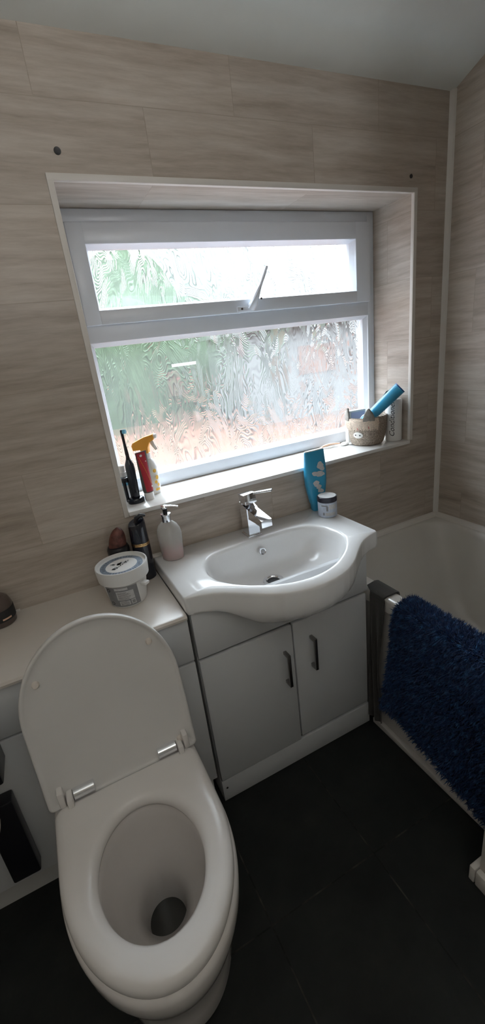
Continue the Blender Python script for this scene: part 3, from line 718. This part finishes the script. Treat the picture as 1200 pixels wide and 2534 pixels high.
# ------------------------------------------------------------------ lettering helper
def text_verts(s, size, extrude=.0003, shear=0.25, align='CENTER'):
    c = bpy.data.curves.new('lettering', 'FONT'); c.body = s; c.size = size; c.extrude = 0; c.shear = shear; c.align_x = align; c.align_y = 'CENTER'; c.resolution_u = 3
    o = bpy.data.objects.new('lettering', c); COL.objects.link(o)
    dg = bpy.context.evaluated_depsgraph_get(); me = bpy.data.meshes.new_from_object(o.evaluated_get(dg))
    vs = [tuple(q.co) for q in me.vertices]; fs = [list(p.vertices) for p in me.polygons]
    bpy.data.objects.remove(o); bpy.data.curves.remove(c); bpy.data.meshes.remove(me); return vs, fs
def patch(w0, w1, h0, h1, nu=14, nv=2):
    vs = [(w0 + (w1 - w0) * i / nu, h0 + (h1 - h0) * j / nv, 0) for j in range(nv + 1) for i in range(nu + 1)]
    fs = [[j * (nu + 1) + i, j * (nu + 1) + i + 1, (j + 1) * (nu + 1) + i + 1, (j + 1) * (nu + 1) + i] for j in range(nv) for i in range(nu)]
    return vs, fs
def wrap(vs, cx, cy, z0, rfun, a0, lift=.0006):
    """bend flat (u, v) shapes round an upright cylinder; u runs anticlockwise seen from above"""
    out = []
    for u, vv, _ in vs:
        r = rfun(vv) + lift; a = a0 + u / rfun(vv); out.append((cx + r * cos(a), cy + r * sin(a), z0 + vv))
    return out
def disc(cx, cy, r, n=18, ring=0):
    if ring: return [(cx + r * cos(2 * pi * k / n), cy + r * sin(2 * pi * k / n), 0) for k in range(n)] + [(cx + ring * cos(2 * pi * k / n), cy + ring * sin(2 * pi * k / n), 0) for k in range(n)], [[k, (k + 1) % n, n + (k + 1) % n, n + k] for k in range(n)]
    return [(cx + r * cos(2 * pi * k / n), cy + r * sin(2 * pi * k / n), 0) for k in range(n)], [list(range(n))]
def flat(name, pieces, mat, parent, fn):
    g = G()
    for vs, fs in pieces: g.add(fn(vs), fs)
    return g.out(name, mat, parent, False)

WT = .7635
# ------------------------------------------------------------------ white tub with printed lid
tx_, ty_ = -.126, -.149
tub = thing('plastic_tub', (tx_, ty_, WT), 'white lidded plastic tub with grey label on the worktop behind the toilet lid', 'tub')
TH = .100
tr_ = lambda v_: .053 + .015 * v_ / TH
G().lathe([(.050, 0), (.053, .003), (tr_(TH), TH)], tx_, ty_, WT, 48).out('body', M['tubwhite'], tub)
ldp = G().lathe([(.069, TH - .022), (.073, TH - .018), (.0745, TH), (.0755, TH + .018), (.0745, TH + .022), (.0715, TH + .022), (.069, TH + .014), (.066, TH + .013), (.02, TH + .013)], tx_, ty_, WT, 48).out('lid', M['tubwhite'], tub)
aL = math.radians(245)
W = lambda lift: (lambda vs: wrap(vs, tx_, ty_, WT, tr_, aL, lift))
lab = flat('label', [patch(-.048, .050, .006, .074, 24, 4)], M['label_grey'], tub, W(.0006))
flat('label_panel', [patch(-.014, .036, .030, .060, 14), patch(-.016, .022, .064, .072, 12), patch(-.010, .020, .011, .026, 8), patch(.023, .036, .011, .028, 4)], M['label_pale'], lab, W(.0010))
pr_ = []
for k in range(7): pr_.append(patch(-.010, -.010 + random.uniform(.025, .041), .0335 + k * .0036, .0344 + k * .0036, 8, 1))
for k in range(4): pr_.append(patch(-.007, .016, .013 + k * .0032, .0138 + k * .0032, 6, 1))
for k in range(6): pr_.append(patch(.0255 + k * .0014, .0255 + k * .0014 + (.0009 if k % 2 else .0005), .0145, .0245, 1, 1))
pr_ += [disc(-.033, .018, .0060, 18, .0036), disc(-.036, .064, .0060, 18, .0036)]
flat('print', pr_, M['ink'], lab, W(.0014))
for a in (math.radians(310), math.radians(130)):
    lug = G().box(.062, .082, -.010, .010, TH - .040, TH - .030, .003, mtx=Matrix.Translation((tx_, ty_, WT)) @ Matrix.Rotation(a, 4, 'Z'))
    lug.out('handle_lug', M['tubwhite'], tub)
LZ = WT + TH + .0133; LR = Matrix.Translation((tx_, ty_, LZ)) @ Matrix.Rotation(math.radians(28), 4, 'Z')
onl = lambda dz: (lambda vs: [tuple(LR @ Vector((a, b, dz))) for a, b, _ in vs])
pl1 = flat('lid_label', [disc(0, 0, .062, 40)], M['label_blue'], ldp, onl(.0003))
ov_ = [(.047 * cos(2 * pi * k / 36), .043 * sin(2 * pi * k / 36), 0) for k in range(36)], [list(range(36))]
flat('lid_badge', [ov_], M['white_pl'], pl1, onl(.0007))
fl_ = []
for k in range(11): fl_.append(disc(-.030 + .0052 * k + random.uniform(-.002, .002), .016 + random.uniform(-.012, .012) - .0015 * abs(k - 5), random.uniform(.005, .0085), 10))
flat('flower_print', fl_, M['label_pale'], pl1, onl(.0010))
# scribbled script line and ring lettering (too small to read in the photo)
sc_ = []
px_, py_ = -.030, -.006
for k in range(26):
    nx, ny = px_ + .0024, -.006 + .0055 * sin(k * 1.9) * (.6 + .4 * sin(k * .7)) + .012 * (k / 26)
    d = Vector((nx - px_, ny - py_)).normalized(); nn = Vector((-d.y, d.x)) * (.0008 + .0005 * sin(k * 1.9))
    sc_.append(([(px_ - nn.x, py_ - nn.y, 0), (nx - nn.x, ny - nn.y, 0), (nx + nn.x, ny + nn.y, 0), (px_ + nn.x, py_ + nn.y, 0)], [[0, 1, 2, 3]])); px_, py_ = nx, ny
for k in range(34):
    a = 2 * pi * k / 40 + .3
    if k % 9 == 8: continue
    r0, r1 = .0500, .0575 if k % 3 else .0555; da = .022
    sc_.append(([(r0 * cos(a - da), r0 * sin(a - da), 0), (r1 * cos(a - da), r1 * sin(a - da), 0), (r1 * cos(a), r1 * sin(a), 0), (r0 * cos(a + .01), r0 * sin(a + .01), 0)], [[0, 1, 2, 3]]))
flat('lid_print', sc_, M['ink'], pl1, onl(.0013))

# ------------------------------------------------------------------ black pump bottle and aerosol behind the tub
db = thing('pump_bottle', (-.043, -.048, WT), 'tall black pump bottle with a gold ring on the worktop beside the basin', 'bottle')
G().lathe([(.0255, 0), (.0285, .003), (.029, .10), (.0283, .120)], -.043, -.048, WT, 36).out('body', M['navy'], db)
G().lathe([(.0286, .119), (.0290, .121), (.0290, .123), (.0283, .124), (.0290, .126), (.0290, .128), (.0284, .129)], -.043, -.048, WT, 36).out('ring', M['gold'], db)
g = G(); cp = []
for z, r, sl_ in ((.128, .0283, 0), (.175, .0272, 0), (.190, .0268, .006), (.196, .0245, .008), (.196, .016, .008)):
    cp.append([(-.043 + r * cos(2 * pi * k / 36), -.048 + r * sin(2 * pi * k / 36), WT + z + sl_ * cos(2 * pi * k / 36 - .4)) for k in range(36)])
cpo = g.loft(cp).out('pump_cap', M['navy'], db)
g = G(); g.tube([(-.043, -.048, WT + .194), (-.040, -.050, WT + .207), (-.026, -.052, WT + .215), (-.012, -.056, WT + .212)], [.010, .010, .008, .005], 12, .8); g.out('nozzle', M['black'], cpo)
ac = (-.112, -.036)
ae = thing('aerosol_can', (*ac, WT), 'small aerosol can with black collar and rusty red cap behind the white tub', 'aerosol can')
G().lathe([(.029, 0), (.032, .003), (.032, .100)], *ac, WT, 32).out('body', M['white_pl'], ae)
G().lathe([(.0325, .098), (.0345, .102), (.0345, .122), (.031, .130), (.02, .132)], *ac, WT, 32).out('collar', M['black'], ae)
g = G(); cpl = []
for i in range(9):
    t = i / 8; z = .131 + .058 * t; r = .0275 * sqrt(max(0.02, 1 - t ** 2.2))
    cpl.append([(ac[0] + (r * cos(2 * pi * k / 28)) + .010 * t, ac[1] + r * .8 * sin(2 * pi * k / 28), WT + z) for k in range(28)])
g.loft(cpl).out('cap', M['rust'], ae)
# ------------------------------------------------------------------ squat pot at the far left of the worktop
jc = (-.478, -.045)
jp = thing('small_pot', (*jc, WT), 'squat pot with dark band at the far left of the worktop', 'pot')
G().lathe([(.036, 0), (.040, .004), (.041, .022), (.041, .058)], *jc, WT, 36).out('body', M['pot'], jp)
bd = G().lathe([(.0412, .018), (.0422, .019), (.0425, .050), (.0415, .052)], *jc, WT, 36).out('label_band', M['ink'], jp)
for q in (patch(.012, .038, .024, .029, 8, 1), disc(-.012, .027, .005, 12)):
    flat('print', [q], M['peach'], bd, lambda vs: wrap(vs, *jc, WT, lambda q_: .0424, math.radians(268), .0006))
G().lathe([(.0405, .058), (.040, .064), (.034, .080), (.026, .086), (.0, .087)], *jc, WT, 36).out('lid', M['pot'], jp)

# ------------------------------------------------------------------ soap dispenser
sc = (.049, -.068)
so = thing('soap_dispenser', (*sc, ZT), 'clear pump soap bottle with pink dregs on the left of the washbasin', 'soap dispenser')
G().lathe([(.030, 0), (.0345, .003), (.036, .02), (.0385, .06), (.0395, .088), (.037, .105), (.030, .119), (.019, .129), (.014, .133)], *sc, ZT, 40, sx=1.0, sy=.78, rot=-.45).out('bottle', M['clear'], so)
G().lathe([(.0300, .003), (.0325, .007), (.0330, .032), (.0315, .036), (.02, .036)], *sc, ZT, 36, sx=1.0, sy=.76, rot=-.45).out('soap', M['pink_soap'], so)
G().tube([(*sc, ZT + .015), (*sc, ZT + .132)], .003, 8).out('dip_tube', M['white_pl'], so)
G().lathe([(.0135, .130), (.0150, .131), (.0150, .150), (.0165, .153), (.0160, .157), (.008, .158)], *sc, ZT, 28).out('collar', M['chrome'], so)
pm = G().lathe([(.0075, .156), (.0075, .176), (.004, .177)], *sc, ZT, 20).out('pump_stem', M['black'], so)
g = G(); g.lathe([(.004, .174), (.0115, .175), (.0125, .179), (.010, .184), (.003, .1855)], *sc, ZT, 20)
g.tube([(sc[0], sc[1], ZT + .180), (sc[0] + .018, sc[1] - .012, ZT + .181), (sc[0] + .038, sc[1] - .025, ZT + .178)], [.008, .0055, .0042], 10, .7)
g.out('pump_head', M['chrome'], pm)
# ------------------------------------------------------------------ small soap chip of tile at the basin's left back corner
tag(G().box(-.012, .022, -.030, -.006, ZT + .001, ZT + .007, .002).out('tile_offcut', M['trim'], None), 'small cream tile offcut at the back left corner of the washbasin', 'tile offcut')

# ------------------------------------------------------------------ blue shower gel and jar
sg = thing('shower_gel_bottle', (.645, -.032, ZT), 'bright blue shower gel bottle standing on its cap at the back of the washbasin', 'bottle')
def slabloop(cx, cy, hw, hd, z, n=36, pw=3.2):
    p = []
    for k in range(n):
        a = 2 * pi * k / n; c, s = cos(a), sin(a); p.append((cx + hw * math.copysign(abs(c) ** (2 / pw), c), cy + hd * math.copysign(abs(s) ** (2 / pw), s), z))
    return p
g = G().loft([slabloop(.646, -.032, hw, hd, ZT + z) for z, hw, hd in ((.030, .027, .018), (.05, .032, .019), (.075, .038, .020), (.105, .043, .021), (.14, .0455, .020), (.18, .0450, .017), (.215, .0430, .012), (.230, .0425, .008), (.233, .041, .007))])
sgb = g.out('body', M['blue'], sg, True, 50)
G().loft([slabloop(.646, -.032, hw, hd, ZT + z) for z, hw, hd in ((.0, .021, .015), (.003, .022, .0165), (.026, .0245, .0172), (.030, .0245, .0172))]).out('cap', M['blue'], sg, True, 50)
G().loft([slabloop(.646, -.032, .0415, .0072, ZT + .2325), slabloop(.646, -.032, .040, .006, ZT + .2355)]).out('crimp_edge', M['white_pl'], sgb, True, 50)
def on_gel(vs):
    out = []
    for u, v_, _ in vs:
        P = [(.05, .0192), (.075, .0202), (.105, .0212), (.14, .0202), (.18, .0172), (.215, .0122)]; hd = .0122
        for (a, b), (c, d) in zip(P, P[1:]):
            if a <= v_ <= c: hd = b + (d - b) * (v_ - a) / (c - a)
        if v_ < .05: hd = .0192
        hw = .043; k = max(0, 1 - (abs(u) / hw) ** 3.2) ** (1 / 3.2)
        out.append((.646 + u, -.032 - hd * k - .0012, ZT + v_))
    return out
fl = []
for cx_, cy_, r in ((.012, .178, .015), (.020, .165, .011), (-.014, .150, .012), (.008, .146, .016), (.022, .143, .008), (-.012, .112, .013), (-.002, .098, .012), (.004, .082, .011), (.012, .078, .009)):
    fl.append(([(cx_ + r * (1 + .18 * cos(3 * a + cx_ * 99)) * cos(a), cy_ + r * .8 * (1 + .18 * sin(2 * a + cy_ * 99)) * sin(a), 0) for a in [2 * pi * k / 20 for k in range(20)]], [list(range(20))]))
flat('label_picture', fl, M['label_pale'], sgb, on_gel)
jcx, jcy = .640, -.108
jr = thing('cream_jar', (jcx, jcy, ZT), 'pale blue cream jar with black-rimmed lid beside the blue bottle on the washbasin', 'jar')
jb = G().lathe([(.032, 0), (.0345, .003), (.0350, .056), (.033, .060)], jcx, jcy, ZT, 40).out('body', M['jar_body'], jr)
jl = G().lathe([(.0345, .058), (.0362, .060), (.0362, .076), (.0345, .078), (.0, .078)], jcx, jcy, ZT, 40).out('lid', M['jar_lid'], jr)
G().lathe([(.0, .0781), (.0320, .0781), (.0320, .0787), (0, .0787)], jcx, jcy, ZT, 36).out('lid_label', M['foil'], jl)
JW = lambda l: (lambda vs: wrap(vs, jcx, jcy, ZT, lambda q: .035, math.radians(240), l))
flat('label_print', [patch(-.026, -.003, .046, .050, 8, 1), patch(-.008, -.001, .028, .046, 3, 1), patch(-.020, -.015, .012, .022, 3, 1)], M['label_grey'], jb, JW(.0005))
flat('label_block', [patch(.002, .030, .034, .052, 10, 1), patch(-.012, .026, .010, .022, 10, 1)], M['label_pale'], jb, JW(.0005))

# ------------------------------------------------------------------ left end of the sill
SZ = WZ0 + .0007
tb = thing('electric_toothbrush', (-.004, .080, SZ), 'black electric toothbrush standing at the left end of the window sill', 'toothbrush')
bx_, by_ = -.004, .080
G().lathe([(.0115, .010), (.0135, .014), (.0142, .05), (.0150, .09), (.0158, .115), (.0145, .132), (.009, .146), (.006, .150)], bx_, by_, SZ, 28).out('handle', M['navy'], tb)
hd_ = G().tube([(bx_, by_, SZ + .148), (bx_, by_, SZ + .165), (bx_ - .001, by_, SZ + .200), (bx_ - .002, by_, SZ + .236)], [.0078, .0062, .0045, .0048], 14).out('neck', M['black'], tb)
HM = Matrix.Translation((bx_ - .004, by_, SZ + .240)) @ Matrix.Rotation(math.radians(-35), 4, 'Z') @ Matrix.Rotation(pi / 2, 4, 'Y')
G().lathe([(.0068, 0), (.0072, .003), (.0068, .006)], 0, 0, 0, 20, mtx=HM).out('brush_plate', M['black'], hd_)
g = G()
for i in range(-3, 4):
    for j in range(-3, 4):
        if i * i + j * j < 11: g.lathe([(.0009, .005), (.0009, .016)], i * .0019, j * .0019, 0, 5, mtx=HM)
g.out('bristles', M['lightblue'], hd_)
ch = thing('toothbrush_charger', (-.012, .082, SZ), 'black toothbrush charger stand under the electric toothbrush on the sill', 'charger')
g = G(); g.lathe([(.026, 0), (.027, .003), (.027, .012), (.024, .016), (.017, .018)], -.006, .080, SZ, 32, sx=1.05, sy=.9); g.out('base', M['navy'], ch)
g = G(); g.tube([(-.030, .092, SZ + .004), (-.031, .094, SZ + .075)], .0055, 10); g.tube([(-.012, .104, SZ + .004), (-.013, .104, SZ + .075)], .0055, 10); g.box(-.038, -.002, .090, .112, SZ + .070, SZ + .088, .004); g.out('head_rack', M['navy'], ch)
mb = thing('travel_tube', (-.024, .130, SZ), 'small white and light blue tube half hidden by the left window reveal', 'tube')
G().lathe([(.012, 0), (.014, .003), (.0145, .10)], -.024, .130, SZ, 24).out('body', M['white_pl'], mb)
G().lathe([(.0148, .055), (.0152, .056), (.0152, .085), (.0148, .086)], -.024, .130, SZ, 24).out('label_band', M['lightblue'], mb)
G().lathe([(.0115, .10), (.0115, .122), (.009, .124)], -.024, .130, SZ, 24).out('cap', M['white_pl'], mb)
# spray bottle
sp_ = (.069, .136)
sb = thing('spray_bottle', (*sp_, SZ), 'white spray bottle with orange trigger head at the left of the sill', 'spray bottle')
sbb = G().lathe([(.024, 0), (.0265, .004), (.027, .06), (.0265, .095), (.022, .115), (.014, .126), (.0125, .132)], *sp_, SZ, 32, sx=1.1, sy=.85).out('bottle', M['white_pl'], sb)
flat('label_print', [disc(.004, .085, .007, 10), disc(.010, .060, .008, 9), disc(.002, .045, .006, 10), disc(.011, .033, .006, 8), patch(-.004, .014, .014, .022, 5, 1)], M['yellow'], sbb, lambda vs: wrap(vs, *sp_, SZ, lambda q: .0285, math.radians(288), .0006))
G().lathe([(.0135, .128), (.0150, .130), (.0150, .147), (.0130, .149)], *sp_, SZ, 24).out('neck_collar', M['white_pl'], sb)
SM = Matrix.Translation((*sp_, SZ + .147)) @ Matrix.Rotation(math.radians(-28), 4, 'Z')
def sprof(y, k=1.0):
    P = [(-.014, 0), (-.014, .014), (-.040, .013), (-.042, .030), (-.036, .040), (.006, .056), (.036, .062), (.040, .052), (.038, .044), (.022, .036), (.014, .018), (.013, 0)]
    return [(a * k, y, b * (.98 if k < 1 else 1) + (.0005 if k < 1 else 0)) for a, b in P]
g = G().loft([sprof(-.014, .93), sprof(-.011), sprof(.011), sprof(.014, .93)], mtx=SM); hdn = g.out('trigger_head', M['orange'], sb, True, 30)
g = G().lathe([(.007, 0), (.0085, .002), (.0085, .010), (.004, .012)], 0, 0, 0, 16, mtx=SM @ Matrix.Translation((.037, 0, .054)) @ Matrix.Rotation(pi / 2, 4, 'Y')); g.out('nozzle', M['white_pl'], hdn)
g = G(); g.tube([tuple(SM @ Vector(q)) for q in ((.026, 0, .040), (.031, 0, .024), (.040, 0, .008))], [.005, .0045, .0035], 10, 1.4); g.out('trigger', M['white_pl'], hdn)
# toothpaste tube standing on its cap
tp = thing('toothpaste_tube', (.040, .078, SZ), 'red toothpaste tube standing on its white cap in front of the spray bottle', 'toothpaste tube')
TM = Matrix.Translation((.040, .078, SZ)) @ Matrix.Rotation(math.radians(25), 4, 'Z')
G().lathe([(.0155, 0), (.0165, .002), (.0165, .024), (.0150, .027)], 0, 0, 0, 28, mtx=TM).out('cap', M['white_pl'], tp)
def tl_(hw, hd, z): return [(hw * math.copysign(abs(cos(a)) ** .85, cos(a)), hd * math.copysign(abs(sin(a)) ** .85, sin(a)), z) for a in [2 * pi * k / 32 for k in range(32)]]
tbod = G().loft([tl_(.0160, .0160, .026), tl_(.0175, .0168, .034), tl_(.0195, .0135, .07), tl_(.0215, .0085, .11), tl_(.0228, .0040, .140), tl_(.0230, .0014, .152), tl_(.0230, .0014, .166)], mtx=TM).out('body', M['tube_edge'], tp, True, 60)
def on_tube(vs, lift):
    out = []
    for u, v_, _ in vs:
        P = [(.026, .016, .016), (.034, .0175, .0168), (.07, .0195, .0135), (.11, .0215, .0085), (.140, .0228, .0040), (.152, .0230, .0014), (.17, .023, .0014)]; hw, hd = .016, .016
        for a, b in zip(P, P[1:]):
            if a[0] <= v_ <= b[0]: k = (v_ - a[0]) / (b[0] - a[0]); hw = a[1] + (b[1] - a[1]) * k; hd = a[2] + (b[2] - a[2]) * k
        x = u * hw / .018; kk = max(0, 1 - (abs(x) / hw) ** (2 / .85)) ** (.85 / 2); out.append(tuple(TM @ Vector((x, -hd * kk - lift, v_))))
    return out
tf = flat('front_label', [patch(-.0155, .0115, .030, .163, 10, 24)], M['red'], tbod, lambda vs: on_tube(vs, .0006))
flat('stripe', [([(-.011 + .0016 * k, .150 - .0085 * k, 0), (-.010 + .0016 * k, .150 - .0085 * k, 0), (-.0085 + .0016 * k, .1425 - .0085 * k, 0), (-.0095 + .0016 * k, .1425 - .0085 * k, 0)], [[0, 1, 2, 3]]) for k in range(11)], M['yellow'], tf, lambda vs: on_tube(vs, .0011))
for q in (disc(-.003, .153, .0042, 7), disc(.008, .046, .003, 7), disc(.007, .132, .002, 7)):
    flat('badge', [q], M['felt'], tf, lambda vs: on_tube(vs, .0011))

# ------------------------------------------------------------------ right end of the sill: woven basket
bc = (1.018, .106)
bk = thing('animal_basket', (*bc, SZ), 'small woven basket with ears and a cow face on the right of the sill', 'basket')
br_ = lambda z: .066 + .018 * (z / .118) ** .8 + .004 * sin(pi * min(1, z / .118))
prof_o = [(.058, 0), (.064, .003)] + [(br_(z), z) for z in (.012, .03, .05, .07, .09, .108, .118)]
prof = prof_o + [(br_(.118) - .004, .1195), (br_(.118) - .008, .117)] + [(br_(z) - .008, z) for z in (.09, .05, .015)] + [(.02, .010)]
G().lathe(prof, *bc, SZ, 56).out('woven_body', M['straw'], bk)
FA = math.radians(203)
for da in (-44, 32):
    a = FA + math.radians(da); mx = Matrix.Translation((bc[0] + .085 * cos(a), bc[1] + .085 * sin(a), SZ + .108)) @ Matrix.Rotation(a, 4, 'Z')
    e = []
    for x, k in ((.004, .8), (.0018, 1.0), (-.0030, 1.0), (-.005, .8)):
        e.append([(x - .003 * (zz / .04), k * yy, zz) for yy, zz in ((-.024, 0), (-.023, .014), (-.016, .032), (-.005, .047), (0, .050), (.005, .047), (.016, .032), (.023, .014), (.024, 0))])
    G().loft(e, mtx=mx).out('ear', M['ear'], bk, True, 50)
v, f = [], []; rnd = random.Random(4)
for k in range(320):
    a = FA + math.radians(rnd.uniform(-62, 58)); zt = .117; ln = rnd.uniform(.030, .050); wd = rnd.uniform(.0008, .0014); da = rnd.gauss(0, .03)
    o = len(v)
    for q in range(5):
        t = q / 4; z = zt - ln * t; r = br_(max(z, 0)) + .0015 + .004 * sin(pi * t) + rnd.uniform(0, .0012); aa = a + da * t
        for sgn in (-1, 1): v.append((bc[0] + r * cos(aa + sgn * wd / r), bc[1] + r * sin(aa + sgn * wd / r), SZ + z))
    f += [[o + 2 * q, o + 2 * q + 1, o + 2 * q + 3, o + 2 * q + 2] for q in range(4)]
fr_ = link('fringe', v, f, M['straw_fringe'], bk); fr_['kind'] = 'stuff'
BW = lambda l, a=FA: (lambda vs: wrap(vs, *bc, SZ, br_, a, l))
g = G(); n_ = []
for k, lift in ((1.0, .0005), (1.0, .0030), (.88, .0048)):
    n_.append(BW(lift)([(.0215 * k * cos(2 * pi * j / 28), .050 + .0135 * k * sin(2 * pi * j / 28), 0) for j in range(28)]))
ns = g.loft(n_).out('nose', M['felt'], bk, True, 50)
flat('nostril', [disc(-.009, .051, .0030, 12), disc(.009, .050, .0030, 12)], M['ink'], ns, BW(.0052))
for q in ([(.000, .083, 0), (.0035, .080, 0), (.0055, .070, 0), (.003, .074, 0)], [(.043, .090, 0), (.0455, .084, 0), (.0465, .074, 0), (.0435, .080, 0)]):
    flat('eye_stitch', [(q, [[0, 1, 2, 3]])], M['red_felt'], bk, BW(.0075))
# blue bottle leaning out of the basket
A_, B_ = Vector((.968, .082, SZ + .088)), Vector((1.088, -.012, SZ + .225)); ax = (B_ - A_).normalized()
sd = ax.cross(Vector((0, 0, 1))).normalized(); up = sd.cross(ax)
BM = Matrix((( *[sd.x, up.x, ax.x], A_.x), (*[sd.y, up.y, ax.y], A_.y), (*[sd.z, up.z, ax.z], A_.z), (0, 0, 0, 1)))
ln = (B_ - A_).length
lb = thing('blue_bottle', tuple(A_), 'blue bottle leaning out of the right side of the woven basket', 'bottle')
G().lathe([(.018, 0), (.0215, .003), (.0225, .03), (.0245, ln * .6), (.0255, ln - .004), (.0245, ln), (.0, ln)], 0, 0, 0, 36, sx=1.0, sy=.95, mtx=BM).out('body', M['blue'], lb)
G().lathe([(.0246, ln - .003), (.0260, ln - .002), (.0258, ln + .002), (.0, ln + .0025)], 0, 0, 0, 36, sx=1.0, sy=.95, mtx=BM).out('base_edge', M['blue_dark'], lb)
# carton and brush inside the basket
ct = thing('white_carton', (.982, .140, SZ + .02), 'white and lilac carton standing inside the woven basket', 'carton')
CM = Matrix.Translation((.985, .138, SZ + .011)) @ Matrix.Rotation(math.radians(-12), 4, 'Z')
G().box(-.042, .042, -.013, .013, 0, .134, .002, mtx=CM).out('box', M['white_pl'], ct)
G().box(-.026, .036, -.0138, -.0128, .03, .127, mtx=CM).out('front_print', M['lilac'], ct, False)
hbx = thing('hair_brush', (.975, .095, SZ + .03), 'light blue oval hair brush with white edge in the woven basket', 'hair brush')
HB = Matrix.Translation((.985, .088, SZ + .092)) @ Matrix.Rotation(math.radians(-45), 4, 'Z') @ Matrix.Rotation(math.radians(18), 4, 'Y')
el = lambda k, y: [(.021 * k * cos(2 * pi * j / 28), y, .040 * k * sin(2 * pi * j / 28)) for j in range(28)]
hw_ = G().loft([el(.95, .005), el(1, .002), el(1, -.003), el(.95, -.005)], mtx=HB).out('brush_back', M['white_pl'], hbx)
G().loft([el(.80, -.0045), el(.76, -.0070)], mtx=HB).out('pad', M['lightblue'], hw_)
# conditioner bottle
cc = (1.119, .054)
cd = thing('conditioner_bottle', (*cc, SZ), 'white cylindrical conditioner bottle with script lettering in the right corner of the sill', 'bottle')
cb = G().lathe([(.031, 0), (.0335, .003), (.0335, .168), (.031, .174), (.014, .177)], *cc, SZ, 40).out('body', M['white_pl'], cd)
vs, fs = text_verts('Conditioner', .030, shear=.35, align='LEFT')
vs = [(-q[1], q[0], 0) for q in vs]
flat('lettering', [(vs, fs)], M['ink'], cb, lambda q: wrap(q, *cc, SZ + .020, lambda z: .0335, math.radians(216), .0006))
cpn = G().lathe([(.013, .176), (.014, .178), (.014, .192), (.006, .194), (.006, .206), (.003, .208)], *cc, SZ, 24).out('pump', M['black'], cd)
g = G(); g.tube([(cc[0], cc[1], SZ + .204), (cc[0] - .014, cc[1] + .004, SZ + .209), (cc[0] - .032, cc[1] + .006, SZ + .206), (cc[0] - .047, cc[1] + .007, SZ + .192)], [.006, .005, .0045, .004], 10); g.out('spout', M['black'], cpn)
# razor lying on the sill
rz = thing('safety_razor', (.90, .165, SZ), 'peach and white razor lying on the sill left of the woven basket', 'razor')
g = G(); g.tube([(.818, .172, SZ + .006), (.842, .178, SZ + .010), (.868, .176, SZ + .013), (.893, .168, SZ + .013), (.915, .162, SZ + .011)], [.0035, .0050, .0055, .0045, .0040], 12, .8); g.out('handle', M['peach'], rz)
g = G(); g.tube([(.825, .166, SZ + .0045), (.86, .160, SZ + .0055), (.895, .156, SZ + .006)], [.002, .0045, .003], 10, .6); g.out('grip_edge', M['white_pl'], rz)
g = G(); g.lathe([(.010, 0), (.0215, .002), (.0225, .006), (.018, .010), (.006, .011)], .937, .156, SZ, 24, sx=1.15, sy=.7, rot=.5); g.out('head', M['white_pl'], rz)
